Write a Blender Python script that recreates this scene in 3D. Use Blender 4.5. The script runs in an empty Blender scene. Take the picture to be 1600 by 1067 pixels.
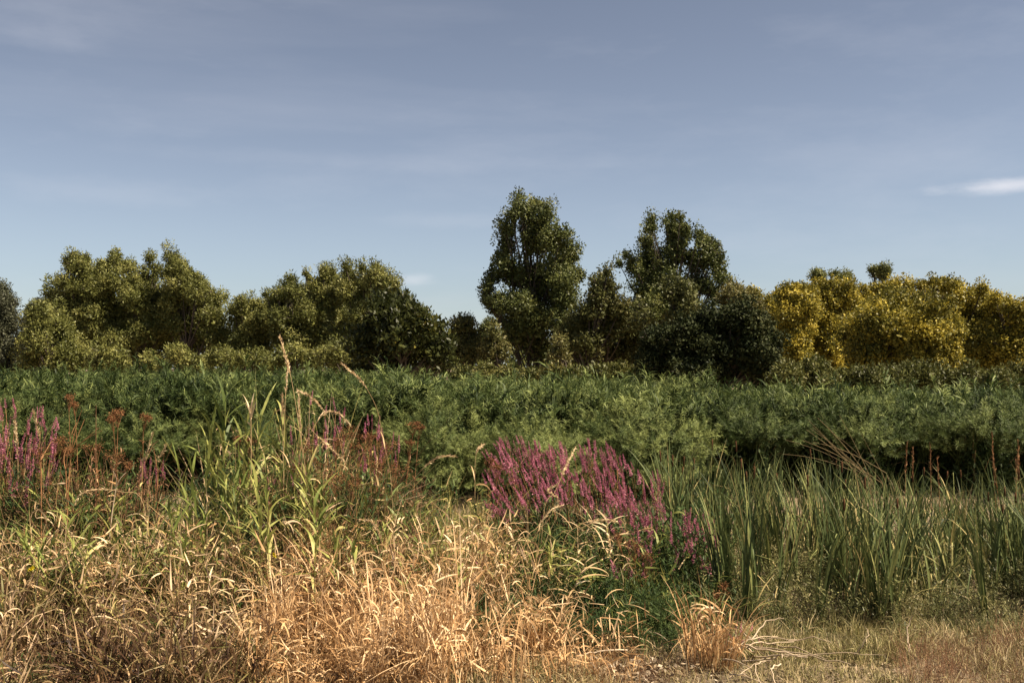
import bpy, math
import numpy as np
from mathutils import Vector, Matrix, Euler

# ------------------------------------------------------------------ camera, light, exposure
SC = bpy.context.scene
COL = SC.collection
LENS, SENS = 35.0, 36.0
F = 1600 * LENS / SENS
CAM_H = 2.6
PITCH = math.atan((575 - 533.5) / F)
cam_d = bpy.data.cameras.new("camera")
cam_d.lens, cam_d.sensor_width = LENS, SENS
cam_d.clip_end = 9000
cam = bpy.data.objects.new("camera", cam_d)
cam.location = (0, 0, CAM_H)
cam.rotation_euler = (math.radians(90) + PITCH, 0, 0)
COL.objects.link(cam)
SC.camera = cam

SUN_EL = math.radians(57)
SUN_AZ = math.radians(108)          # clockwise from +Y (view direction): the sun stands to the right, a little behind the viewer
to_sun = Vector((math.sin(SUN_AZ) * math.cos(SUN_EL), math.cos(SUN_AZ) * math.cos(SUN_EL), math.sin(SUN_EL)))
sun_d = bpy.data.lights.new("sun", 'SUN')
sun_d.energy = 5.0
sun_d.angle = math.radians(0.5)
sun_d.color = (1.0, 0.86, 0.66)
sun = bpy.data.objects.new("sun", sun_d)
sun.rotation_euler = to_sun.to_track_quat('Z', 'Y').to_euler()
COL.objects.link(sun)

world = bpy.data.worlds.new("World")
SC.world = world
world.use_nodes = True
nt = world.node_tree
nt.nodes.clear()
N = nt.nodes.new
L = nt.links.new
w_out = N('ShaderNodeOutputWorld')
w_bg = N('ShaderNodeBackground')
w_sky = N('ShaderNodeTexSky')
w_sky.sky_type = 'NISHITA'
w_sky.sun_disc = False
w_sky.sun_elevation = SUN_EL
w_sky.sun_rotation = SUN_AZ
w_sky.air_density = 1.0
w_sky.dust_density = 0.7
w_sky.ozone_density = 2.2
w_hs = N('ShaderNodeHueSaturation')
w_hs.inputs['Saturation'].default_value = 0.60
w_hs.inputs['Value'].default_value = 0.92
w_hs.inputs['Hue'].default_value = 0.512
L(w_sky.outputs[0], w_hs.inputs['Color'])
# thin cirrus: stretched noise over the view direction
w_tc = N('ShaderNodeTexCoord')
def wnoise(scale, rot, det=6, rough=0.55, seed=0.0):
    mp = N('ShaderNodeMapping')
    mp.inputs['Scale'].default_value = scale
    mp.inputs['Rotation'].default_value = rot
    mp.inputs['Location'].default_value = (seed, seed * .7, seed * .3)
    L(w_tc.outputs['Generated'], mp.inputs['Vector'])
    n = N('ShaderNodeTexNoise')
    n.inputs['Scale'].default_value = 1.0
    n.inputs['Detail'].default_value = det
    n.inputs['Roughness'].default_value = rough
    L(mp.outputs[0], n.inputs['Vector'])
    return n
def wramp(n, a, b, hi):
    r = N('ShaderNodeMapRange')
    r.inputs['From Min'].default_value = a
    r.inputs['From Max'].default_value = b
    r.inputs['To Max'].default_value = hi
    L(n.outputs[0], r.inputs['Value'])
    return r
c1 = wramp(wnoise((1.6, 1.6, 12), (0, math.radians(3), 0), seed=3.1), 0.52, 0.80, 0.10)
c2 = wramp(wnoise((2.2, 5.0, 9.0), (0, math.radians(-32), 0), det=9, rough=.62, seed=8.4), 0.50, 0.80, 0.15)
def small_cloud(px, py, sx, sy, amt, seed):
    # a small real cloud at one bearing of the sky
    u, v = (px - 800) / F, (533.5 - py) / F
    d = Vector((u, math.cos(PITCH) - v * math.sin(PITCH), math.sin(PITCH) + v * math.cos(PITCH))).normalized()
    sub = N('ShaderNodeVectorMath'); sub.operation = 'SUBTRACT'
    sub.inputs[1].default_value = d
    L(w_tc.outputs['Generated'], sub.inputs[0])
    nn = wnoise((30, 30, 90), (0, 0, 0), det=4, seed=seed)
    sc = N('ShaderNodeVectorMath'); sc.operation = 'MULTIPLY'
    sc.inputs[1].default_value = (1 / sx, 1 / sx, 1 / sy)
    L(sub.outputs[0], sc.inputs[0])
    ln = N('ShaderNodeVectorMath'); ln.operation = 'LENGTH'
    L(sc.outputs[0], ln.inputs[0])
    ad = N('ShaderNodeMath'); ad.operation = 'ADD'
    L(ln.outputs['Value'], ad.inputs[0]); L(nn.outputs[0], ad.inputs[1])
    r = N('ShaderNodeMapRange')
    r.interpolation_type = 'SMOOTHSTEP'
    r.inputs['From Min'].default_value = 1.55
    r.inputs['From Max'].default_value = 0.45
    r.inputs['To Max'].default_value = amt
    L(ad.outputs[0], r.inputs['Value'])
    return r
c3 = small_cloud(1575, 290, 0.075, 0.0090, 0.62, 2.0)
c4 = small_cloud(645, 438, 0.03, 0.009, 0.30, 5.0)
c5 = small_cloud(95, 62, 0.05, 0.016, 0.09, 7.0)
c7 = small_cloud(700, 345, 0.10, 0.012, 0.07, 3.0)
c8 = small_cloud(170, 300, 0.14, 0.018, 0.08, 4.0)
c6 = small_cloud(640, 255, 0.36, 0.012, 0.06, 9.0)
acc = None
for c in (c1, c2, c3, c4, c5, c6, c7, c8):
    if acc is None:
        acc = c
    else:
        m = N('ShaderNodeMath'); m.operation = 'ADD'; m.use_clamp = True
        L(acc.outputs[0], m.inputs[0]); L(c.outputs[0], m.inputs[1]); acc = m
w_mix = N('ShaderNodeMix'); w_mix.data_type = 'RGBA'
CLOUD = (7.6, 7.5, 7.9, 1)
w_mix.inputs['B'].default_value = CLOUD
L(acc.outputs[0], w_mix.inputs['Factor'])
w_cc = N('ShaderNodeMix'); w_cc.data_type = 'RGBA'; w_cc.blend_type = 'MULTIPLY'
w_cc.inputs['Factor'].default_value = 1
w_cc.inputs['B'].default_value = (0.912, 0.967, 1.0, 1)
L(w_hs.outputs[0], w_cc.inputs['A'])
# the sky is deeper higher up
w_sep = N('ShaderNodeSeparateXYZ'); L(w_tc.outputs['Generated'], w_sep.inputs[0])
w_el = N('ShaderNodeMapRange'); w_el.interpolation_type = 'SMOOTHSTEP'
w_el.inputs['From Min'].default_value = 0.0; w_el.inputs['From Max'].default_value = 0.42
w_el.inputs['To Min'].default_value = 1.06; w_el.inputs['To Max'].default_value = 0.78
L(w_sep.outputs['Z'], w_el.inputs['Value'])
w_e2 = N('ShaderNodeMapRange')  # overhead sky out of view dimmed further, added to cut its fill light
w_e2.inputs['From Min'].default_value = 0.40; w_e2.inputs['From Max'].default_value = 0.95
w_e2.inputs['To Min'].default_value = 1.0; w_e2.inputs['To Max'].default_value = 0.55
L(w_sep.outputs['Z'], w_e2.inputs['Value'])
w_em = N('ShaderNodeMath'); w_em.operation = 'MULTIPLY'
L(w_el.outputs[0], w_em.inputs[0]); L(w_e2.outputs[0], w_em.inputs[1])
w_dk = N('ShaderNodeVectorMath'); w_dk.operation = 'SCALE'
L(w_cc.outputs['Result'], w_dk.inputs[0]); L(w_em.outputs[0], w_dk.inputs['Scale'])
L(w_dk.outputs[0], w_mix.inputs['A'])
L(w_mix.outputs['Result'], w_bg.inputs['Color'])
w_bg.inputs['Strength'].default_value = 0.05
L(w_bg.outputs[0], w_out.inputs['Surface'])

SC.view_settings.view_transform = 'Standard'
SC.view_settings.look = 'None'
SC.view_settings.exposure = 1.3
SC.view_settings.gamma = 1.0
SC.render.engine = 'CYCLES'
SC.cycles.max_bounces = 5
SC.cycles.diffuse_bounces = 1
SC.cycles.glossy_bounces = 1
SC.cycles.transmission_bounces = 3
SC.cycles.transparent_max_bounces = 4

# ------------------------------------------------------------------ helpers
R = np.random.default_rng(11)

def at(px, py, d):
    """the point of the place seen at photo pixel (px, py), d metres away"""
    u, v = (px - 800) / F, (533.5 - py) / F
    y = math.cos(PITCH) - v * math.sin(PITCH)
    z = math.sin(PITCH) + v * math.cos(PITCH)
    return np.array([u / y * d, d, CAM_H + z / y * d])

def gz(x, y):
    """height of the ground"""
    x = np.asarray(x, float); y = np.asarray(y, float)
    near = np.clip((60 - np.abs(y)) / 40, 0, 1)
    return near * (0.05 * np.sin(x * .9 + 1.3) * np.cos(y * .7) + 0.025 * np.sin(x * 2.3 + y * 1.7) + 0.03 * np.sin(y * 1.9 - x * .6))

def sn(x, y, s, seed=0):
    """smooth noise, about -1..1"""
    g = np.random.default_rng(seed + 100)
    o = 0
    for k in range(5):
        a = g.uniform(0, 6.28); f = (1.0 + .55 * k) / s; p = g.uniform(0, 6.28)
        o = o + np.sin((np.cos(a) * x + np.sin(a) * y) * f * 3.0 + p)
    return o / 2.6

def quads(name, V, Fq, T, mat, parent=None):
    V = np.ascontiguousarray(V, np.float32).reshape(-1, 3)
    Fq = np.ascontiguousarray(Fq, np.int32).reshape(-1, 4)
    me = bpy.data.meshes.new(name)
    me.vertices.add(len(V)); me.vertices.foreach_set('co', V.ravel())
    me.loops.add(Fq.size); me.loops.foreach_set('vertex_index', Fq.ravel())
    me.polygons.add(len(Fq)); me.polygons.foreach_set('loop_start', np.arange(0, Fq.size, 4, dtype=np.int32))
    a = me.attributes.new('tint', 'FLOAT', 'FACE')
    a.data.foreach_set('value', np.clip(np.ascontiguousarray(T, np.float32), 0, 1))
    me.update(calc_edges=True)
    me.materials.append(mat)
    o = bpy.data.objects.new(name, me)
    COL.objects.link(o)
    if parent is not None:
        o.parent = parent
    return o

class Geo:
    def __init__(self): self.V, self.F, self.T, self.n = [], [], [], 0
    def add(self, g):
        V, Fq, T = g
        V = V.reshape(-1, 3)
        self.V.append(V); self.F.append(Fq.reshape(-1, 4) + self.n); self.T.append(np.asarray(T, float).ravel()); self.n += len(V)
        return self
    def get(self): return np.concatenate(self.V), np.concatenate(self.F), np.concatenate(self.T)
    def build(self, name, mat, parent=None):
        return quads(name, *self.get(), mat, parent)

def arr(v, n): return np.broadcast_to(np.asarray(v, float), (n,)).copy()

def ribbons(P, az, lean, curl, Ln, Wd, tint, seg=4, pw=1.4, twist=0.0, kink=0.0, kpos=0.55, belly=0.5, tip=0.03):
    P = np.asarray(P, float).reshape(-1, 3); n = len(P)
    az, lean, curl, Ln, Wd, tint, twist, kink, kpos = [arr(v, n) for v in (az, lean, curl, Ln, Wd, tint, twist, kink, kpos)]
    h = np.stack([np.cos(az), np.sin(az), np.zeros(n)], 1)
    side = np.stack([-np.sin(az), np.cos(az), np.zeros(n)], 1)
    up = np.array([0, 0, 1.0])
    pos = np.zeros((n, seg + 1, 3)); pos[:, 0] = P
    out = np.zeros((n, seg + 1, 2, 3))
    for k in range(seg + 1):
        s = k / seg
        th = lean + curl * s ** pw + np.where(s > kpos, kink, 0)
        wp = max(tip, min(1.0, belly + 1.6 * s) * (1 - s ** 2.6))
        nr = np.cos(th)[:, None] * h - np.sin(th)[:, None] * up
        wv = (np.cos(twist)[:, None] * side + np.sin(twist)[:, None] * nr) * (Wd * wp / 2)[:, None]
        out[:, k, 0] = pos[:, k] - wv; out[:, k, 1] = pos[:, k] + wv
        if k < seg:
            sm = (k + .5) / seg
            th = lean + curl * sm ** pw + np.where(sm > kpos, kink, 0)
            pos[:, k + 1] = pos[:, k] + (Ln / seg)[:, None] * (np.sin(th)[:, None] * h + np.cos(th)[:, None] * up)
    V = out.reshape(-1, 3)
    b = (np.arange(n) * (seg + 1) * 2)[:, None] + (np.arange(seg) * 2)[None]
    Fq = np.stack([b, b + 1, b + 3, b + 2], -1).reshape(-1, 4)
    return V, Fq, np.repeat(tint, seg)

def leaves(P, D, Ln, Wd, tint, r=R, nrm=None):
    """diamond leaves: base at P, pointing along D"""
    n = len(P)
    D = D / (np.linalg.norm(D, axis=1, keepdims=True) + 1e-9)
    q = r.normal(size=(n, 3)) if nrm is None else nrm
    S = np.cross(D, q); S /= (np.linalg.norm(S, axis=1, keepdims=True) + 1e-9)
    Ln, Wd = arr(Ln, n), arr(Wd, n)
    m = P + D * (Ln * .45)[:, None]
    V = np.stack([P, m - S * (Wd / 2)[:, None], P + D * Ln[:, None], m + S * (Wd / 2)[:, None]], 1)
    return V.reshape(-1, 3), np.arange(n * 4).reshape(n, 4), arr(tint, n)

def tube(pts, rad, sides=5, tint=.5):
    pts = np.asarray(pts, float); K = len(pts); rad = arr(rad, K)
    t = np.gradient(pts, axis=0); t /= np.linalg.norm(t, axis=1, keepdims=True) + 1e-9
    ref = np.array([0, 0, 1.0]) if abs(t[:, 2]).mean() < .9 else np.array([1.0, 0, 0])
    a = np.cross(t, ref); a /= np.linalg.norm(a, axis=1, keepdims=True) + 1e-9
    b = np.cross(t, a)
    an = np.arange(sides) / sides * 2 * math.pi
    V = pts[:, None] + rad[:, None, None] * (np.cos(an)[None, :, None] * a[:, None] + np.sin(an)[None, :, None] * b[:, None])
    i = np.arange(K - 1)[:, None] * sides; j = np.arange(sides)[None]; j2 = (j + 1) % sides
    Fq = np.stack([i + j, i + j2, i + sides + j2, i + sides + j], -1).reshape(-1, 4)
    return V.reshape(-1, 3), Fq, np.full(len(Fq), tint)

def curve(p0, p1, bend, n=6):
    t = np.linspace(0, 1, n)[:, None]
    return np.asarray(p0) * (1 - t) + np.asarray(p1) * t + np.asarray(bend) * np.sin(t * math.pi)

def rotz(a):
    c, s = np.cos(a), np.sin(a); o = np.zeros_like(c); i = np.ones_like(c)
    return np.stack([np.stack([c, -s, o], -1), np.stack([s, c, o], -1), np.stack([o, o, i], -1)], -2)

def tilt(a, az):
    """tilt by angle a towards heading az"""
    z = rotz(az); zi = rotz(-az)
    c, s = np.cos(a), np.sin(a); o = np.zeros_like(c); i = np.ones_like(c)
    y = np.stack([np.stack([c, o, s], -1), np.stack([o, i, o], -1), np.stack([-s, o, c], -1)], -2)
    return z @ y @ zi

def scatter(tmpls, pos, M, scale, toff, geo, r=R):
    """stamp templates into one mesh"""
    which = r.integers(0, len(tmpls), len(pos))
    for k, (V, Fq, T) in enumerate(tmpls):
        idx = np.nonzero(which == k)[0]
        if not len(idx): continue
        W = np.einsum('nij,vj->nvi', M[idx] * scale[idx][:, None, None], V) + pos[idx][:, None]
        FF = Fq[None] + (np.arange(len(idx)) * len(V))[:, None, None]
        geo.add((W, FF, (T[None] + toff[idx][:, None])))

def tag(o, label=None, cat=None, group=None, kind=None):
    if label: o['label'] = label
    if cat: o['category'] = cat
    if group: o['group'] = group
    if kind: o['kind'] = kind
    return o

def empty(name, loc, rz=0.0):
    o = bpy.data.objects.new(name, None)
    o.empty_display_size = .2
    COL.objects.link(o)
    o.location = loc; o.rotation_euler = (0, 0, rz)
    return o

def dup(root, loc, rot, scale):
    r_ = root.copy(); COL.objects.link(r_)
    r_.location = loc; r_.rotation_euler = rot; r_.scale = scale
    for ch in root.children:
        c = ch.copy(); COL.objects.link(c); c.parent = r_
        for g in ch.children:
            d = g.copy(); COL.objects.link(d); d.parent = c
    return r_

# ------------------------------------------------------------------ materials
def leafmat(name, stops, trans=0.18, rough=0.5, spec=0.2, vary=0.0):
    m = bpy.data.materials.new(name); m.use_nodes = True
    t = m.node_tree; t.nodes.clear()
    out = t.nodes.new('ShaderNodeOutputMaterial')
    at_ = t.nodes.new('ShaderNodeAttribute'); at_.attribute_name = 'tint'
    rp = t.nodes.new('ShaderNodeValToRGB')
    el = rp.color_ramp.elements
    while len(el) < len(stops): el.new(0.5)
    for e, (p, c) in zip(el, stops):
        e.position = p; e.color = (*c, 1)
    if vary:
        oi = t.nodes.new('ShaderNodeObjectInfo')
        ml = t.nodes.new('ShaderNodeMath'); ml.operation = 'MULTIPLY_ADD'
        ml.inputs[1].default_value = vary; t.links.new(oi.outputs['Random'], ml.inputs[0])
        sb = t.nodes.new('ShaderNodeMath'); sb.operation = 'SUBTRACT'; sb.inputs[1].default_value = vary / 2
        t.links.new(at_.outputs['Fac'], sb.inputs[0]); t.links.new(sb.outputs[0], ml.inputs[2])
        t.links.new(ml.outputs[0], rp.inputs[0])
    else:
        t.links.new(at_.outputs['Fac'], rp.inputs[0])
    # fine mottling along each leaf
    tc = t.nodes.new('ShaderNodeNewGeometry')
    nz = t.nodes.new('ShaderNodeTexNoise'); nz.inputs['Scale'].default_value = 9
    nz.inputs['Detail'].default_value = 3
    t.links.new(tc.outputs['Position'], nz.inputs['Vector'])
    mr = t.nodes.new('ShaderNodeMapRange')
    mr.inputs['From Min'].default_value = .3; mr.inputs['From Max'].default_value = .7
    mr.inputs['To Min'].default_value = .72; mr.inputs['To Max'].default_value = 1.25
    t.links.new(nz.outputs[0], mr.inputs['Value'])
    mu = t.nodes.new('ShaderNodeMix'); mu.data_type = 'RGBA'; mu.blend_type = 'MULTIPLY'
    mu.inputs['Factor'].default_value = 1
    t.links.new(rp.outputs[0], mu.inputs['A']); t.links.new(mr.outputs[0], mu.inputs['B'])
    bs = t.nodes.new('ShaderNodeBsdfPrincipled')
    bs.inputs['Roughness'].default_value = rough
    bs.inputs['Specular IOR Level'].default_value = spec
    t.links.new(mu.outputs['Result'], bs.inputs['Base Color'])
    if trans > 0:
        tr = t.nodes.new('ShaderNodeBsdfTranslucent')
        t.links.new(mu.outputs['Result'], tr.inputs['Color'])
        mx = t.nodes.new('ShaderNodeMixShader'); mx.inputs[0].default_value = trans
        t.links.new(bs.outputs[0], mx.inputs[1]); t.links.new(tr.outputs[0], mx.inputs[2])
        t.links.new(mx.outputs[0], out.inputs[0])
    else:
        t.links.new(bs.outputs[0], out.inputs[0])
    return m

M = {}
M['bark'] = leafmat('bark', [(0, (.045, .035, .028)), (1, (.12, .10, .08))], 0, .9, .1)
M['willow'] = leafmat('willow_leaf', [(0, (.046, .054, .014)), (.5, (.130, .137, .036)), (1, (.28, .265, .080))])
M['willow_grey'] = leafmat('grey_willow_leaf', [(0, (.045, .050, .030)), (.5, (.090, .095, .055)), (1, (.17, .16, .10))])
M['poplar'] = leafmat('poplar_leaf', [(0, (.028, .040, .012)), (.5, (.098, .112, .032)), (1, (.25, .245, .075))], .18)
M['alder'] = leafmat('alder_leaf', [(0, (.020, .026, .008)), (.6, (.055, .062, .016)), (.85, (.11, .11, .025)), (1, (.30, .25, .05))], .2, .4)
M['dark_bush'] = leafmat('dark_bush_leaf', [(0, (.012, .018, .007)), (.5, (.038, .046, .016)), (1, (.100, .095, .034))], .12, .6, .1)
M['olive'] = leafmat('olive_leaf', [(0, (.048, .055, .016)), (.5, (.095, .098, .030)), (1, (.18, .155, .055))])
M['yellow'] = leafmat('yellow_leaf', [(0, (.060, .064, .014)), (.32, (.135, .125, .024)), (.58, (.27, .225, .034)), (.82, (.46, .36, .050)), (1, (.60, .47, .08))], .22)
M['thicket'] = leafmat('thicket_leaf', [(0, (.018, .032, .009)), (.5, (.064, .090, .026)), (1, (.22, .25, .080))], .2, .55, .15)
M['scrub'] = leafmat('scrub_leaf', [(0, (.050, .055, .014)), (.5, (.095, .100, .026)), (1, (.18, .155, .045))])
M['reed'] = leafmat('reed_leaf', [(0, (.050, .080, .020)), (.4, (.14, .175, .042)), (.7, (.30, .30, .085)), (1, (.52, .41, .18))], .25, .5, .2, .35)
M['reed_dry'] = leafmat('dry_reed_leaf', [(0, (.28, .17, .075)), (.5, (.52, .36, .19)), (1, (.78, .62, .40))], .25)
M['cattail'] = leafmat('cattail_leaf', [(0, (.024, .036, .012)), (.5, (.090, .116, .040)), (.8, (.25, .26, .090)), (1, (.44, .34, .15))], .15, .55, .15, .45)
M['seedspike'] = leafmat('seed_spike_brown', [(0, (.045, .020, .010)), (1, (.11, .05, .022))], 0, .9, .1)
M['straw'] = leafmat('straw_blade', [(0, (.10, .050, .022)), (.3, (.33, .180, .075)), (.6, (.60, .375, .180)), (1, (.84, .62, .38))], .25)
M['tangle'] = leafmat('tangled_blade', [(0, (.030, .016, .010)), (.28, (.085, .045, .025)), (.48, (.18, .105, .050)), (.6, (.15, .135, .042)), (.76, (.40, .27, .14)), (1, (.72, .52, .33))], .25)
M['mixed'] = leafmat('mixed_blade', [(0, (.028, .045, .014)), (.35, (.070, .100, .026)), (.6, (.18, .19, .045)), (.8, (.40, .34, .11)), (1, (.56, .40, .20))], .28)
M['turf'] = leafmat('turf_blade', [(0, (.085, .075, .032)), (.3, (.22, .20, .075)), (.6, (.42, .33, .17)), (1, (.66, .51, .33))], .2)
M['strip'] = leafmat('strip_blade', [(0, (.09, .075, .035)), (.5, (.24, .18, .09)), (1, (.42, .32, .19))], .2)
M['herb'] = leafmat('herb_leaf', [(0, (.018, .032, .012)), (.5, (.048, .078, .026)), (.85, (.12, .145, .045)), (1, (.22, .19, .05))], .25, .5, .1)
M['herb_low'] = leafmat('low_herb_leaf', [(0, (.045, .050, .020)), (.45, (.12, .125, .045)), (.8, (.25, .22, .095)), (1, (.46, .38, .23))], .2, .45)
M['herb_brown'] = leafmat('dried_herb_leaf', [(0, (.060, .028, .015)), (.5, (.19, .095, .050)), (1, (.38, .23, .13))], .15, .7)
M['rust'] = leafmat('rust_seed', [(0, (.050, .020, .010)), (.5, (.15, .065, .028)), (1, (.32, .16, .07))], .1, .8, .1)
M['ruststem'] = leafmat('rust_stem', [(0, (.12, .05, .02)), (1, (.34, .17, .075))], 0, .7, .2)
M['magenta'] = leafmat('magenta_petal', [(0, (.13, .050, .045)), (.22, (.28, .07, .12)), (.55, (.50, .160, .240)), (1, (.78, .38, .46))], .3, .6, .1, .45)
M['petal_yellow'] = leafmat('yellow_petal', [(0, (.6, .45, .01)), (1, (.9, .75, .03))], .2, .6, .1)
M['deadstem'] = leafmat('dead_stem', [(0, (.22, .16, .11)), (1, (.55, .43, .30))], 0, .8, .2)
M['barestem'] = leafmat('bare_stem', [(0, (.08, .06, .03)), (1, (.26, .19, .09))], 0, .8, .2)
M['litter'] = leafmat('litter_leaf', [(0, (.09, .06, .035)), (.5, (.24, .17, .10)), (1, (.48, .40, .30))], .05, .8, .1)

def groundmat():
    m = bpy.data.materials.new('ground_soil'); m.use_nodes = True
    t = m.node_tree; bs = t.nodes['Principled BSDF']
    g = t.nodes.new('ShaderNodeNewGeometry')
    n1 = t.nodes.new('ShaderNodeTexNoise'); n1.inputs['Scale'].default_value = .8; n1.inputs['Detail'].default_value = 8
    n2 = t.nodes.new('ShaderNodeTexNoise'); n2.inputs['Scale'].default_value = 28; n2.inputs['Detail'].default_value = 6
    t.links.new(g.outputs['Position'], n1.inputs['Vector']); t.links.new(g.outputs['Position'], n2.inputs['Vector'])
    r1 = t.nodes.new('ShaderNodeValToRGB')
    e = r1.color_ramp.elements
    e[0].position = .3; e[0].color = (.09, .068, .042, 1)
    e[1].position = .7; e[1].color = (.24, .18, .115, 1)
    r2 = t.nodes.new('ShaderNodeValToRGB')
    e = r2.color_ramp.elements
    e[0].position = .35; e[0].color = (.45, .45, .45, 1)
    e[1].position = .68; e[1].color = (1.35, 1.3, 1.2, 1)
    t.links.new(n1.outputs[0], r1.inputs[0]); t.links.new(n2.outputs[0], r2.inputs[0])
    mx = t.nodes.new('ShaderNodeMix'); mx.data_type = 'RGBA'; mx.blend_type = 'MULTIPLY'; mx.inputs['Factor'].default_value = 1
    t.links.new(r1.outputs[0], mx.inputs['A']); t.links.new(r2.outputs[0], mx.inputs['B'])
    t.links.new(mx.outputs['Result'], bs.inputs['Base Color'])
    bs.inputs['Roughness'].default_value = .95
    bp = t.nodes.new('ShaderNodeBump'); bp.inputs['Strength'].default_value = .7; bp.inputs['Distance'].default_value = .03
    t.links.new(n2.outputs[0], bp.inputs['Height']); t.links.new(bp.outputs[0], bs.inputs['Normal'])
    return m
M['ground'] = groundmat()

# ------------------------------------------------------------------ ground: one sheet to the horizon
def build_ground():
    u = np.linspace(-1, 1, 241)
    xs = np.sinh(u * 6.2) / np.sinh(6.2) * 4000
    ys = np.sinh(u * 6.2) / np.sinh(6.2) * 4000 + 12
    X, Y = np.meshgrid(xs, ys, indexing='ij')
    V = np.stack([X, Y, gz(X, Y)], -1).reshape(-1, 3)
    i = np.arange(240)[:, None] * 241 + np.arange(240)[None]
    Fq = np.stack([i, i + 241, i + 242, i + 1], -1).reshape(-1, 4)
    o = quads('ground', V, Fq, np.zeros(len(Fq)), M['ground'])
    o.data.shade_smooth()
    tag(o, 'dry brown ground under the grass and trees', 'ground', kind='structure')
build_ground()

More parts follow.
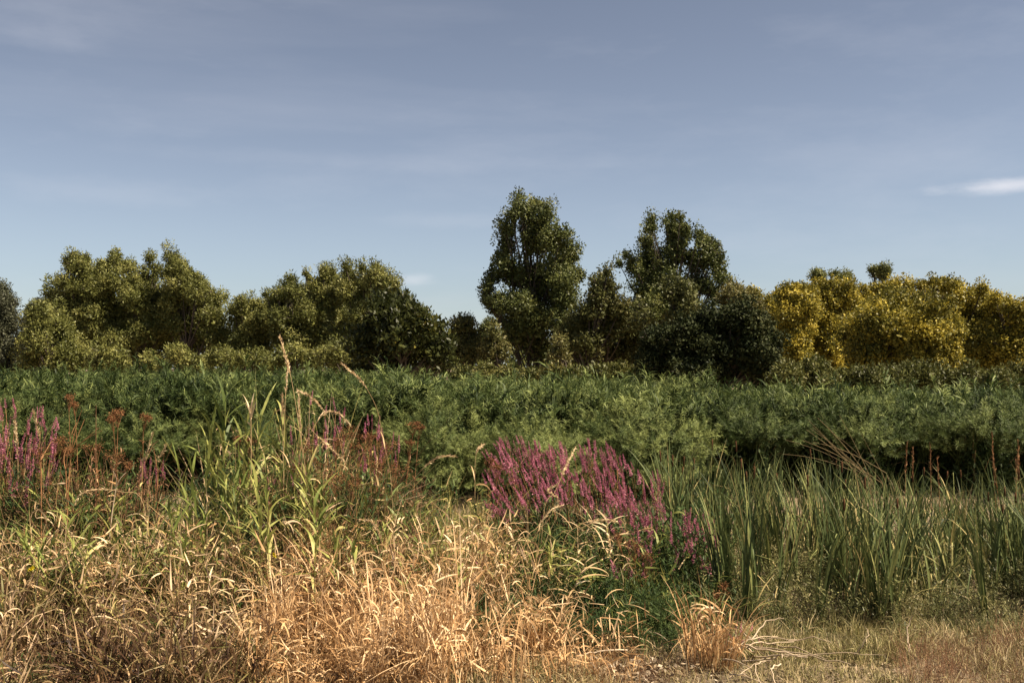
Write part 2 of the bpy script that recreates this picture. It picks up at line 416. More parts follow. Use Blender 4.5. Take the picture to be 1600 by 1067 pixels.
# ------------------------------------------------------------------ trees and shrubs
def make_tree(name, label, cat, d, lobes, mat, leaf=(.20, .085), tuft=.66, dens=1.0, tintm=.45, stems=1, group=None,
              depth=.75, up=.35, seed=0, droop=0., trunk_r=.16, tuftgap=1.0, base_px=None, patch=.22, fill=.6):
    r = np.random.default_rng(seed * 13 + 5)
    C = np.array([at(px, py, d) for px, py, rp in lobes])
    Rr = np.array([rp / F * d for _, _, rp in lobes])
    cx = np.average(C[:, 0], weights=Rr)
    hw = max(.8, (C[:, 0].max() - C[:, 0].min()) / 2 + Rr.mean())
    if fill > 0:
        CC, RR = [C], [Rr]
        for k in range(len(C)):
            dd = np.linalg.norm(C - C[k], axis=1)
            for j in np.argsort(dd)[1:4]:
                if r.random() < fill and dd[j] < 2.6 * (Rr[k] + Rr[j]) / 2:
                    CC.append(((C[k] + C[j]) / 2)[None]); RR.append(np.array([(Rr[k] + Rr[j]) / 2 * .85]))
        C, Rr = np.concatenate(CC), np.concatenate(RR)
    # give the crown real depth: offset lobes along the view, and double them behind
    off = np.sqrt(np.clip(1 - ((C[:, 0] - cx) / (hw * 1.05)) ** 2, .05, 1)) * hw * depth
    cc, rr = [], []
    for k in range(len(C)):
        o = r.uniform(-1, .2) * off[k]
        cc.append(C[k] + [0, o, 0]); rr.append(Rr[k])
        for _ in range(1):
            o = r.uniform(-.2, 1) * off[k]
            cc.append(C[k] + [r.normal() * Rr[k] * .3, o, -abs(r.normal()) * Rr[k] * .5]); rr.append(Rr[k] * .85)
    cc, rr = np.array(cc), np.array(rr)
    base = np.array([at(base_px, 575, d)[0] if base_px else cx, d, 0.0]); base[2] = float(gz(base[0], base[1]))
    root = empty(name, base)
    g = Geo()
    tufts = []
    for c, q in zip(cc, rr):
        nt_ = max(8, int(30 * (q / tuft) ** 2 * .85 * tuftgap))
        v = r.normal(size=(nt_, 3)); v /= np.linalg.norm(v, axis=1, keepdims=True)
        v[:, 2] = np.where(v[:, 2] < -.3, -v[:, 2] * .6, v[:, 2])
        rad = q * r.uniform(.6, 1.12, nt_)
        s = np.array([1, 1, 1.0])
        tc = c + v * rad[:, None] * s - v * (tuft * .35)
        keep_ = []
        for q_ in range(nt_):
            if all(np.linalg.norm(tc[q_] - tc[j_]) > tuft * .86 for j_ in keep_) or q_ == 0: keep_.append(q_)
        tc = tc[keep_]
        tufts.append(np.concatenate([tc, (tuft * r.uniform(.42, 1.0, len(tc)))[:, None]], 1))
    tufts = np.concatenate(tufts)
    # leaves fill each tuft, denser on the outside
    area = leaf[0] * leaf[1]
    per = np.maximum(8, (dens * 8.0 * tufts[:, 3] ** 2 / area)).astype(int)
    idx = np.repeat(np.arange(len(tufts)), per)
    n = len(idx)
    v = r.normal(size=(n, 3)); v /= np.linalg.norm(v, axis=1, keepdims=True)
    v[:, 2] = np.where((v[:, 2] < -.2) & (r.random(n) < .6), -v[:, 2], v[:, 2])
    ru = r.random(n) ** .33 * np.where(r.random(n) < .12, 1.28, 1.0)
    P = tufts[idx, :3] + v * (tufts[idx, 3] * ru)[:, None] * np.array([.92, .92, 1.25])
    P[:, 2] = np.maximum(P[:, 2], .15)
    D = v * .35 + r.normal(size=(n, 3)) * .75 + np.array([0, 0, up - droop])
    tt = tintm + r.normal(size=len(tufts))[idx] * .10 + sn(P[:, 0] + P[:, 1], P[:, 2] * 1.5, 3.5, seed) * patch * .6 + r.normal(size=n) * .13
    sz = r.uniform(.6, 1.3, n)
    g.add(leaves(P - base, D, leaf[0] * sz, leaf[1] * sz, tt, r, v + r.normal(size=(n, 3)) * .42))
    # the inner foliage that fills each lobe
    ni = 200
    ii_ = np.repeat(np.arange(len(cc)), ni)
    vi = r.normal(size=(len(ii_), 3)); vi /= np.linalg.norm(vi, axis=1, keepdims=True)
    Pi = cc[ii_] + vi * (rr[ii_] * .72 * r.random(len(ii_)) ** .4)[:, None]
    Pi[:, 2] = np.maximum(Pi[:, 2], .2)
    k_ = np.clip(rr[ii_] * .32, .16, .42)
    g.add(leaves(Pi - base, r.normal(size=Pi.shape), k_, k_ * .55, tintm - .05 + r.normal(size=len(ii_)) * .12, r))
    g.build('crown', mat, root)
    # trunk with limbs to the lobes
    t = Geo()
    fork = []
    for s in range(stems):
        bx = base + np.array([r.uniform(-.25, .25) * stems * .5, r.uniform(-.2, .2) * stems * .5, -.15]) if stems > 1 else base - [0, 0, .15]
        top_i = np.argmax(cc[:, 2] - np.abs(cc[:, 0] - cx) * .4 + r.normal(size=len(cc)) * (1.5 if stems > 1 else .1))
        top = cc[top_i]
        pts = curve(bx, top, [r.normal() * .25, r.normal() * .2, 0], 9)
        pts[1:-1] += r.normal(size=(7, 3)) * .05
        t.add(tube(pts - base, np.linspace(trunk_r, trunk_r * .18, 9), 7, r.uniform(.2, .8)))
        fork.append(pts)
    for c, q in list(zip(cc, rr)):
        f = fork[r.integers(len(fork))]
        hfrac = np.clip((c[2] * .62) / max(f[-1][2], .5), .08, .92)
        p0 = f[int(hfrac * 8)]
        pts = curve(p0, c, [0, 0, -.12 * np.linalg.norm(c - p0)], 6)
        t.add(tube(pts - base, np.linspace(trunk_r * .42, .025, 6), 5, r.uniform(.2, .8)))
        for _ in range(3):
            v = r.normal(size=3); v[2] = abs(v[2]); v /= np.linalg.norm(v)
            t.add(tube(curve(c, c + v * q * .9, [0, 0, .05], 4) - base, np.linspace(.035, .012, 4), 4, .6))
    t.build('trunk', M['bark'], root)
    tag(root, label, cat, group)
    return root

TREES = [
 # name, label, dist, lobes, mat, kwargs
 ('willow_tree', 'grey green willow cut off by the photo at the far left end of the trees', 82,
  [(0,452,15),(10,475,17),(-16,470,24),(14,502,18),(-6,520,26),(14,548,24),(0,572,22),(-40,500,30)], 'willow_grey', dict(tuft=.55, tintm=.35, dens=.7)),
 ('willow_tree', 'small dull brownish green willow between the far left tree and the big willow group', 80,
  [(68,478,9),(50,484,11),(45,505,15),(40,530,17),(60,525,14),(52,552,18)], 'willow_grey', dict(tuft=.5, tintm=.45)),
 ('willow_tree', 'tall rounded olive willow forming the left shoulder of the left willow group', 76,
  [(118,402,10),(131,405,11),(112,420,14),(140,425,17),(98,441,14),(126,450,22),(155,440,18),(84,464,11),(150,475,24),(112,480,22),(150,515,26),(120,520,24)], 'willow', {}),
 ('willow_tree', 'tall olive willow in the middle of the left willow group with a thin twiggy top', 77,
  [(186,401,8),(176,412,11),(160,418,11),(196,418,15),(191,447,24),(216,450,20),(235,404,10),(241,420,12),(228,425,14),(228,475,24),(190,490,28),(245,470,22),(200,540,26),(245,520,24)], 'willow', {}),
 ('willow_tree', 'olive willow with a round topknot at the right end of the left willow group', 76,
  [(270,400,11),(276,411,11),(262,430,14),(290,428,15),(312,438,15),(282,458,24),(326,455,13),(341,470,12),(310,480,24),(340,498,20),(266,500,26),(300,520,26),(345,532,22)], 'willow', {}),
 ('willow_shrub', 'bright olive bushy willow in front of the left end of the left willow group', 66,
  [(78,487,18),(62,510,16),(96,512,20),(75,540,24),(112,545,22),(48,562,18),(132,560,20),(100,570,22)], 'willow', dict(tintm=.58)),
 ('willow_shrub', 'low bright olive willow in front of the middle of the left willow group', 64,
  [(168,553,18),(150,570,16),(192,560,18),(178,572,18)], 'willow', dict(tintm=.6)),
 ('willow_shrub', 'low bright olive willow in front of the right end of the left willow group', 64,
  [(240,570,17),(268,552,14),(288,562,18),(312,572,16)], 'willow', dict(tintm=.6)),
 ('willow_tree', 'shorter willow filling the dip between the left and the middle willow groups', 75,
  [(375,470,12),(396,478,17),(370,500,22),(407,505,21),(385,535,26),(412,550,22),(364,560,20)], 'willow', {}),
 ('willow_tree', 'dark topped willow at the left end of the middle willow group', 73,
  [(453,438,12),(446,454,13),(465,463,17),(420,462,6),(432,476,15),(440,500,24),(470,500,22),(445,530,24),(475,540,22)], 'willow', dict(tintm=.4)),
 ('willow_tree', 'olive willow second from the left in the middle willow group', 74,
  [(482,430,8),(504,424,9),(515,440,14),(492,450,19),(520,470,24),(500,500,26),(490,530,26),(522,545,24),(518,424,7)], 'willow', {}),
 ('willow_tree', 'olive willow with a narrow top knob and rounded right shoulder in the middle willow group', 73,
  [(543,418,7),(548,436,15),(546,462,20),(568,420,7),(586,421,13),(604,434,15),(586,450,22),(570,480,26),(614,450,15),(632,466,12),(560,520,26),(550,555,24)], 'willow', {}),
 ('willow_shrub', 'low willow filling the foot of the dip between the left and the middle willow groups', 66,
  [(345,560,18),(372,565,18),(400,560,18),(422,568,16)], 'willow', dict(tintm=.5)),
 ('willow_shrub', 'low willow at the foot of the left end of the middle willow group', 66,
  [(440,560,18),(465,552,18),(488,562,18)], 'willow', dict(tintm=.5)),
 ('willow_shrub', 'low bright willow under the middle willow group, touching the dark flecked tree', 64,
  [(510,560,18),(535,552,20),(560,562,18),(580,570,14)], 'willow', dict(tintm=.62)),
 ('willow_tree', 'dull willow standing behind the left willow group, seen through its gaps', 84,
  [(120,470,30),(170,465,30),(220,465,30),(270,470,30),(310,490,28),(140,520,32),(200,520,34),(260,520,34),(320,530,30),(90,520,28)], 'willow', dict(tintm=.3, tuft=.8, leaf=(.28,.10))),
 ('willow_tree', 'dull willow standing behind the middle willow group, seen through its gaps', 84,
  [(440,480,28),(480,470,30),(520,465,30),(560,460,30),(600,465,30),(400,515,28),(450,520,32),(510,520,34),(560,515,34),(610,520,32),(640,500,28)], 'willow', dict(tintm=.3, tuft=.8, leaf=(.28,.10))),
 ('olive_tree', 'dull low tree behind the bushy green tree between the two tall ones', 82,
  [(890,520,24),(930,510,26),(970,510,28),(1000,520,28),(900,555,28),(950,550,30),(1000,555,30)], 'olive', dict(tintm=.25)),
 ('alder_tree', 'dark tree with yellow flecked leaves sloping down the right side of the middle group', 58,
  [(602,482,28),(630,490,28),(655,503,23),(679,512,17),(694,535,19),(592,520,34),(630,535,34),(665,550,30),(570,550,30),(610,570,30),(700,565,20)], 'alder', dict(leaf=(.30,.14), tuft=.5, tintm=.42, dens=.9, up=.7, patch=.3)),
 ('willow_tree', 'small pale green willow right of the dark flecked tree', 70,
  [(722,500,10),(735,510,14),(716,522,20),(742,535,15),(705,548,20),(728,556,20)], 'olive', dict(tintm=.55)),
 ('olive_shrub', 'small yellowish shrub just left of the foot of the tallest tree', 60,
  [(768,517,9),(778,534,14),(765,550,17),(787,552,14)], 'olive', dict(tintm=.65)),
 ('poplar_tree', 'small dark tree in the gap left of the tallest tree', 84,
  [(758,512,10),(772,505,9),(752,530,14),(765,545,14)], 'poplar', dict(tintm=.3)),
 ('poplar_tree', 'tallest tree, dark green with upright stems and a low lobe on its left', 70,
  [(813,310,10),(838,320,16),(814,338,22),(851,350,24),(788,352,15),(792,384,21),(832,385,28),(874,376,23),(895,398,20),(783,420,22),(818,436,28),(862,430,32),(900,430,18),(766,440,11),
   (790,478,26),(836,488,34),(880,470,28),(757,467,11),(802,520,24),(842,535,28),(872,515,22),(770,480,14)], 'poplar', dict(stems=6, tintm=.45, tuft=.75, trunk_r=.17, leaf=(.16,.10), dens=.8, patch=.3, base_px=838, tuftgap=1.0, fill=.25)),
 ('olive_tree', 'bushy mid green tree between the two tall dark trees', 66,
  [(945,430,8),(928,450,15),(952,458,19),(966,485,22),(930,485,24),(905,497,17),(905,520,22),(882,530,18),(950,520,28),(915,550,22)], 'olive', dict(tintm=.45, leaf=(.24,.11))),
 ('olive_shrub', 'small pale green bush at the foot of the tallest tree', 58,
  [(872,543,12),(864,558,13),(882,560,12)], 'olive', dict(tintm=.75)),
 ('poplar_tree', 'second tallest tree, dark with three separate pointed tops', 68,
  [(1012,350,10),(1011,366,12),(1050,340,8),(1053,360,16),(1013,388,14),(1016,412,20),(1070,370,15),(1096,374,15),(1115,388,16),(1050,398,20),(1086,405,22),(1122,415,17),(976,402,10),(990,425,15),(1000,455,22),
   (1036,440,26),(1076,450,26),(1124,445,20),(1005,490,28),(1050,490,30)], 'poplar', dict(stems=4, tintm=.42, tuft=.7, leaf=(.16,.10), dens=.8, patch=.3, tuftgap=1.0, fill=.6)),
 ('olive_tree', 'lighter green bushy tree standing in front of the second tallest tree', 60,
  [(1055,440,15),(1048,462,20),(1074,468,22),(1060,498,26),(1000,480,12),(1002,500,18),(1080,510,24)], 'olive', dict(tintm=.35, leaf=(.22,.12))),
 ('dark_bush', 'wide very dark bush in front of the second tallest tree', 46,
  [(1110,505,28),(1150,496,24),(1178,515,24),(1198,542,20),(1064,525,28),(1100,552,36),(1160,558,36),(1030,552,30),(1008,530,16),(1200,578,22),(1010,585,22),(1060,588,30),(1120,588,30),(1140,520,30),(1165,520,24),(1180,565,26),(1085,520,26),(1130,505,20),(1185,590,24)], 'dark_bush', dict(leaf=(.15,.09), tuft=.45, tintm=.4, tuftgap=1.6, depth=.5)),
 ('olive_tree', 'green and yellow tree peeping over the right shoulder of the dark bush', 62,
  [(1150,452,14),(1170,475,14),(1150,480,18),(1185,495,14),(1205,520,14),(1130,470,16)], 'olive', dict(tintm=.8, fill=.9)),
 ('yellow_shrub', 'yellow shrub at the left end of the yellow bushes, touching the dark bush', 64,
  [(1172,455,10),(1184,468,11),(1200,482,15),(1188,495,14),(1215,470,10),(1215,498,14)], 'yellow', {}),
 ('yellow_shrub', 'yellow domed shrub second from the left among the yellow bushes', 60,
  [(1225,456,13),(1245,450,14),(1265,458,15),(1240,480,22),(1266,488,20),(1226,500,20),(1250,520,22),(1236,550,26)], 'yellow', dict(tintm=.6)),
 ('yellow_shrub', 'yellow olive shrub under the two small dark treetops', 62,
  [(1280,442,11),(1300,452,14),(1320,450,13),(1300,478,22),(1326,472,18),(1290,508,22),(1290,545,22),(1272,470,16),(1270,520,20)], 'yellow', dict(tintm=.6)),
 ('yellow_shrub', 'big yellow dome shaped shrub standing nearest of the yellow bushes', 50,
  [(1362,487,26),(1400,478,28),(1438,487,26),(1468,508,22),(1340,518,22),(1385,520,32),(1430,530,32),(1474,542,22),(1350,550,22),(1400,558,28),(1448,562,24)], 'yellow', dict(tintm=.52)),
 ('yellow_shrub', 'yellow shrub crest behind the big dome under the single dark treetop', 64,
  [(1375,450,12),(1396,444,12),(1350,455,15),(1415,453,14),(1380,465,16)], 'yellow', dict(tintm=.6)),
 ('yellow_shrub', 'broad olive yellow shrub crest right of the big yellow dome', 60,
  [(1434,446,10),(1456,442,10),(1480,441,9),(1470,458,17),(1500,452,14),(1520,462,14),(1490,482,26),(1530,488,24),(1520,520,28),(1500,555,26),(1546,540,26),(1465,490,22),(1510,540,26)], 'yellow', dict(tintm=.54)),
 ('yellow_shrub', 'olive yellow shrub cut off by the right end of the photo', 58,
  [(1540,468,12),(1560,473,13),(1582,478,11),(1570,498,22),(1600,486,14),(1590,515,24),(1625,506,28),(1580,550,28),(1616,550,28)], 'yellow', dict(tintm=.58)),
 ('yellow_shrub', 'back row yellow shrub in the gap left of the small dark treetops', 70,
  [(1185,500,26),(1215,490,26),(1245,490,28),(1275,480,26),(1300,500,30),(1190,540,28),(1230,545,30),(1275,545,30),(1315,545,28),(1200,478,18),(1228,468,20),(1278,462,20)], 'yellow', dict(tintm=.66)),
 ('yellow_shrub', 'yellow shrub of the back row, seen just left of the big dome', 70,
  [(1320,480,26),(1350,478,26),(1380,475,24),(1340,510,30),(1325,545,28),(1370,540,28)], 'yellow', dict(tintm=.6)),
 ('yellow_shrub', 'yellow shrub of the back row, seen between the big dome and the right end', 70,
  [(1430,475,24),(1465,478,26),(1500,485,28),(1535,490,26),(1570,500,26),(1480,520,30),(1530,530,30),(1590,530,30),(1500,560,26)], 'yellow', dict(tintm=.6)),
 ('dark_treetop_tree', 'small dark treetop behind the yellow bushes, leftmost of three', 92,
  [(1272,427,7),(1284,431,6),(1276,442,10),(1276,470,14)], 'poplar', dict(tintm=.6)),
 ('dark_treetop_tree', 'lumpy dark treetop behind the yellow bushes, middle one of three', 92,
  [(1304,428,6),(1320,431,7),(1309,441,10),(1328,434,5),(1312,470,14)], 'poplar', dict(tintm=.6)),
 ('dark_treetop_tree', 'round dark treetop standing alone above the yellow bushes, rightmost of three', 92,
  [(1363,422,6),(1375,420,8),(1388,424,6),(1376,433,9),(1376,465,14)], 'poplar', dict(tintm=.6)),
]
for i, (nm, lab, d, lobes, mt, kw) in enumerate(TREES):
    nm2 = 'poplar_tree' if nm == 'dark_treetop_tree' else nm
    grp = {'willow_tree': 'willows in the line of trees', 'willow_shrub': 'low willows in front of the willow trees', 'yellow_shrub': 'yellow leaved shrubs',
           'dark_treetop_tree': 'dark treetops behind the yellow bushes'}.get(nm)
    cat = 'shrub' if 'shrub' in nm or 'bush' in nm else 'tree'
    k2 = dict(kw)
    if mt == 'yellow':
        xs_ = [l[0] for l in lobes]
        lobes = lobes + [(x_, 560 + (q_ % 2) * 14, 24) for q_, x_ in enumerate(np.arange(min(xs_) + 6, max(xs_), 30))] + [(x_, 528, 22) for x_ in np.arange(min(xs_) + 10, max(xs_), 34)]
    if mt == 'yellow': k2.setdefault('tuft', .50); k2.setdefault('leaf', (.14, .09)); k2.setdefault('fill', .7); k2.setdefault('dens', .8); k2.setdefault('patch', .45); k2['tintm'] = k2.get('tintm', .45) - .02
    if mt == 'willow': k2.setdefault('dens', 1.0); k2.setdefault('leaf', (.20, .068)); k2.setdefault('fill', .45); k2.setdefault('tintm', .54); k2.setdefault('patch', .35)
    make_tree(nm2, lab, cat, d, lobes, M[mt], group=grp, seed=i + 1, **k2)

def far_wood():
    r = np.random.default_rng(44)
    g = Geo()
    xs = np.arange(-110, 112, 2.6)
    C = np.stack([xs + r.normal(size=len(xs)), 128 + r.normal(size=len(xs)) * 4, np.zeros(len(xs))], 1)
    top = 6.0 + 1.1 * sn(C[:, 0], C[:, 1], 9, 3) + r.normal(size=len(xs)) * .5
    n = 700
    idx = np.repeat(np.arange(len(xs)), n)
    v = r.normal(size=(len(idx), 3)); v /= np.linalg.norm(v, axis=1, keepdims=True)
    P = C[idx] + v * np.stack([np.full(len(idx), 2.4), np.full(len(idx), 2.4), top[idx] * .55], 1) + np.stack([idx * 0, idx * 0, top[idx] * .5], 1)
    P[:, 2] = np.maximum(P[:, 2], .2)
    g.add(leaves(P, r.normal(size=v.shape), .75, .42, .4 + r.normal(size=len(idx)) * .2, r, v + r.normal(size=v.shape) * .4))
    tag(g.build('far_woodland', M['poplar']), 'low dark woodland far behind the trees, seen only through their gaps', 'woodland', kind='stuff')
far_wood()

# low olive scrub between the thicket and the trees
r = np.random.default_rng(5)
k = 0
for px in list(range(725, 1010, 34)):
    py = 582 + r.uniform(-6, 5)
    make_tree('scrub_bush', 'low olive scrub bush behind the thicket, ' + ['left of the small yellowish shrub', 'under the small yellowish shrub', 'under the left lobe of the tallest tree', 'at the foot of the tallest tree', 'under the small pale green bush', 'right of the small pale green bush', 'under the tree between the two tall ones', 'at the left side of the dark bush', 'beside the dark bush'][(px - 725) // 34], 'shrub', 47 + r.uniform(-3, 3),
              [(px, py, 15), (px + r.uniform(8, 16), py + 8, 15), (px - r.uniform(8, 16), py + 8, 15)], M['scrub'], leaf=(.16, .07), tuft=.3, seed=60 + k,
              group='low scrub in front of the tallest tree', trunk_r=.05, tintm=.5 + r.uniform(-.15, .15), dens=.8)
    k += 1
for px in list(range(1228, 1640, 40)):
    py = 588 + r.uniform(-12, 8)
    make_tree('scrub_bush', 'low dull olive bush behind the thicket, ' + ['touching the dark bush', 'second from the dark bush', 'under the leftmost small dark treetop', 'under the left side of the big yellow dome', 'left of the middle of the big yellow dome', 'right of the middle of the big yellow dome', 'under the right side of the big yellow dome', 'just right of the big yellow dome', 'under the olive yellow crest', 'second from the right edge', 'at the right edge'][(px - 1228) // 40], 'shrub', 40 + r.uniform(-3, 3),
              [(px, py, 22), (px + r.uniform(12, 22), py + 8, 20), (px - r.uniform(12, 22), py + 8, 20), (px, py + 16, 20)], M['scrub'], leaf=(.15, .06), tuft=.32, seed=60 + k,
              group='low scrub in front of the yellow bushes', trunk_r=.05, tintm=.38 + r.uniform(-.15, .15), dens=.8)
    k += 1

# ------------------------------------------------------------------ the willow thicket
def spray(r, n=56, L_=.55, leafL=.12, leafW=.0125, droop=.8):
    """one leafy shoot tip: a stem with drooping narrow leaves"""
    g = Geo()
    hs = r.uniform(.15, 1, n) ** .8
    bendaz = r.uniform(0, 6.28); b = r.uniform(.1, .4)
    P = np.stack([np.cos(bendaz) * b * hs ** 2 * L_, np.sin(bendaz) * b * hs ** 2 * L_, hs * L_], 1)
    az = r.uniform(0, 6.28, n)
    g.add(ribbons(P, az, r.uniform(.3, 1.0, n), r.uniform(.6, 1.7, n) * droop, leafL * r.uniform(.7, 1.3, n), leafW * r.uniform(.7, 1.3, n), r.normal(size=n) * .12, seg=2, belly=.7, tip=.05))
    st = np.stack([np.cos(bendaz) * b * np.linspace(-.6, 1, 4) ** 2 * L_, np.sin(bendaz) * b * np.linspace(-.6, 1, 4) ** 2 * L_, np.linspace(-.6, 1, 4) * L_], 1)
    g.add(tube(st, np.linspace(.006, .002, 4), 3, -.1))
    return g.get()

r = np.random.default_rng(21)
SPR = [spray(r) for _ in range(8)]
SPR_FAR = [spray(r, n=30, L_=.55, leafL=.15, leafW=.019) for _ in range(5)]

def mound(name, label, cx, cy, rx, ry, top, n, seed, tintm, group, zmin=.5):
    r = np.random.default_rng(seed)
    base = np.array([cx, cy, float(gz(cx, cy))])
    root = empty(name, base)
    g = Geo()
    # leafy clumps over the dome, each a fan of shoots, with shade between them
    nc = int(n / 11)
    a = np.where(r.random(nc) < .55, r.uniform(math.pi, math.pi * 2.0, nc), r.uniform(0, 6.28, nc))
    q = np.where(r.random(nc) < .45, r.uniform(.75, 1.05, nc), np.sqrt(r.random(nc)))
    z = top * np.sqrt(np.clip(1 - (q * .93) ** 2.6, .03, 1)) * r.uniform(.62, 1.04, nc)
    low = q > .7
    z = np.where(low & (r.random(nc) < .5), r.uniform(zmin, top * .85, nc), z)
    cpos = np.stack([np.cos(a) * q * rx, np.sin(a) * q * ry, z - .35], 1)
    keepc = []
    for i_ in range(nc):
        if cpos[i_, 2] < (zmin - .25 if q[i_] > .6 else .2): continue
        if all(np.sum((cpos[i_] - cpos[j_]) ** 2) > .34 ** 2 for j_ in keepc): keepc.append(i_)
    cpos, a, q = cpos[keepc], a[keepc], q[keepc]
    ns = 15
    idx = np.repeat(np.arange(len(cpos)), ns)
    m = len(idx)
    rad = r.random(m) ** .6
    ang = r.uniform(0, 6.28, m)
    off = np.stack([np.cos(ang) * rad * .17, np.sin(ang) * rad * .17, .12 * (1 - rad) + r.normal(size=m) * .04], 1)
    pos = cpos[idx] + off
    outw = tilt(np.clip(q[idx] * .95 + r.normal(size=m) * .1, 0, 1.25), a[idx])
    Mx = outw @ tilt(rad * .6 + np.abs(r.normal(size=m)) * .12, ang) @ rotz(r.uniform(0, 6.28, m))
    to = tintm + r.normal(size=len(cpos))[idx] * .19 + r.normal(size=m) * .07
    scatter(SPR, pos, Mx, r.uniform(.5, .95, m), to, g, r)
    # inner leaves
    ni = 5200
    v = r.normal(size=(ni, 3)); v /= np.linalg.norm(v, axis=1, keepdims=True)
    P = v * np.array([rx * .78, ry * .78, top * .64]) * (r.random(ni) ** .33)[:, None]
    P[:, 2] = np.abs(P[:, 2]) + r.random(ni) * .1
    P = P[P[:, 2] > np.where(np.hypot(P[:, 0] / rx, P[:, 1] / ry) > .6, zmin * .8, .1)]
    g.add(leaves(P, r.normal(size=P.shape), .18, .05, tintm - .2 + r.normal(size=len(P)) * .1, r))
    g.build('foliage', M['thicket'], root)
    t = Geo()
    for _ in range(26):
        az, qq = r.uniform(0, 6.28), r.uniform(.2, .95)
        tip = np.array([math.cos(az) * qq * rx, math.sin(az) * qq * ry, top * .8 * math.sqrt(max(.05, 1 - qq * qq))])
        t.add(tube(curve([tip[0] * .25, tip[1] * .25, -.05], tip, [tip[0] * .1, tip[1] * .1, .15 * top], 6), np.linspace(.014, .005, 6), 4, r.uniform(.2, .9)))
    t.build('stems', M['barestem'], root)
    tag(root, label, 'shrub', group)
    return root

# nearest row: each domed shrub is a thing of its own  (px, distance, top y in the photo, half width px, label)
ROW = [
 (-40, 19.5, 632, 95, 'domed green thicket shrub behind the left edge loosestrife'),
 (75, 20.2, 628, 90, 'domed green thicket shrub directly behind the purple spikes near the left edge'),
 (185, 19.6, 640, 85, 'domed green thicket shrub behind the rust brown seed heads left of the dark gap'),
 (290, 21.5, 634, 80, 'shaded thicket shrub above the dark gap left of the tall pale reeds'),
 (395, 20.5, 632, 85, 'thicket shrub behind the tall pale green reeds'),
 (500, 20.8, 628, 85, 'thicket shrub behind the leaning cream seed heads'),
 (600, 21.5, 632, 80, 'shaded thicket shrub between the seed heads and the pale drooping shrub'),
 (678, 19.2, 642, 75, 'pale drooping thicket shrub left of the big purple loosestrife'),
 (765, 20.8, 640, 70, 'thicket shrub behind the left end of the big purple loosestrife'),
 (845, 18.8, 655, 62, 'small pale thicket shrub just above the big purple loosestrife'),
 (920, 20.4, 640, 75, 'thicket shrub behind the middle of the big purple loosestrife'),
 (1000, 19.2, 638, 85, 'large rounded pale green thicket shrub above the right end of the purple loosestrife'),
 (1095, 21.0, 640, 75, 'thicket shrub between the large rounded one and the cattails'),
 (1180, 20.4, 636, 80, 'thicket shrub behind the left end of the cattails'),
 (1270, 21.0, 640, 75, 'thicket shrub behind the bare arching stems'),
 (1360, 20.2, 632, 80, 'thicket shrub right of the bare arching stems'),
 (1455, 20.8, 628, 80, 'dark fronted thicket shrub behind the cattails with rust stalks'),
 (1550, 19.8, 632, 85, 'thicket shrub with bright sprays behind the right end of the cattails'),
 (1650, 20.4, 630, 85, 'thicket shrub cut off by the right edge of the photo'),
]
for i, (px, d, py, hw, lab) in enumerate(ROW):
    p = at(px, py, d)
    rx = hw / F * d * 1.12
    pale = 'pale' in lab
    mound('thicket_shrub', lab, p[0], d + .9, rx, 1.5, p[2] + .06, 3600, 300 + i, .70 if pale else (.44 if px < 560 else .46 if px > 1060 else .56), 'domed shrubs along the front of the thicket', zmin=(1.28 if px > 1060 else 1.12 if px < 430 else .60))

# the mass behind them
def back_thicket():
    r = np.random.default_rng(77)
    g = Geo()
    nc = 5200
    y = 20.6 + (r.random(nc) ** 1.4) * 28
    x = r.uniform(-.66, .66, nc) * y
    px = x / y * F + 800
    top = 2.04 + .14 * sn(x, y, 3.0, 4) + .17 * sn(x, y, 1.2, 9) + r.normal(size=nc) * .13
    top += np.where(px < 650, -.08, -.24) - np.clip((px - 950) / 350, 0, 1) * .20
    keep = y < np.interp(px, [0, 650, 760, 1000, 1150], [60, 60, 40, 38, 31])
    c = np.stack([x, y, top - .5], 1)[keep]
    ns = 9
    idx = np.repeat(np.arange(len(c)), ns)
    m = len(idx)
    rad, ang = r.random(m) ** .6, r.uniform(0, 6.28, m)
    pos = c[idx] + np.stack([np.cos(ang) * rad * .25, np.sin(ang) * rad * .25, .15 * (1 - rad) + r.normal(size=m) * .06], 1)
    Mx = tilt(rad * .6 + np.abs(r.normal(size=m)) * .12, ang) @ rotz(r.uniform(0, 6.28, m))
    to = np.interp(px[keep], [0, 550, 700, 1000, 1200], [.42, .44, .54, .54, .46])[idx] + r.normal(size=len(c))[idx] * .19 + sn(pos[:, 0], pos[:, 1], 2.2, 12) * .10 + r.normal(size=m) * .08
    scatter(SPR_FAR, pos, Mx, r.uniform(.6, 1.15, m) * np.where(r.random(m) < .05, 1.6, 1), to, g, r)
    n2 = 60000
    y = 20.6 + r.random(n2) * 28; x = r.uniform(-.66, .66, n2) * y
    px = x / y * F + 800
    k = y < np.interp(px, [0, 650, 760, 1000, 1150], [60, 60, 40, 38, 31])
    P = np.stack([x, y, r.uniform(.7, 1.35, n2)], 1)[k]
    g.add(leaves(P, r.normal(size=P.shape), .24, .07, .35 + r.normal(size=len(P)) * .1, r))
    o = g.build('willow_thicket', M['thicket'])
    tag(o, 'dense level mass of narrow leaved green thicket stretching back to the trees', 'thicket', kind='stuff')
back_thicket()

# ------------------------------------------------------------------ foreground helpers
def spot(px, d):
    x = (px - 800) / F * d
    return np.array([x, d, float(gz(x, d))])

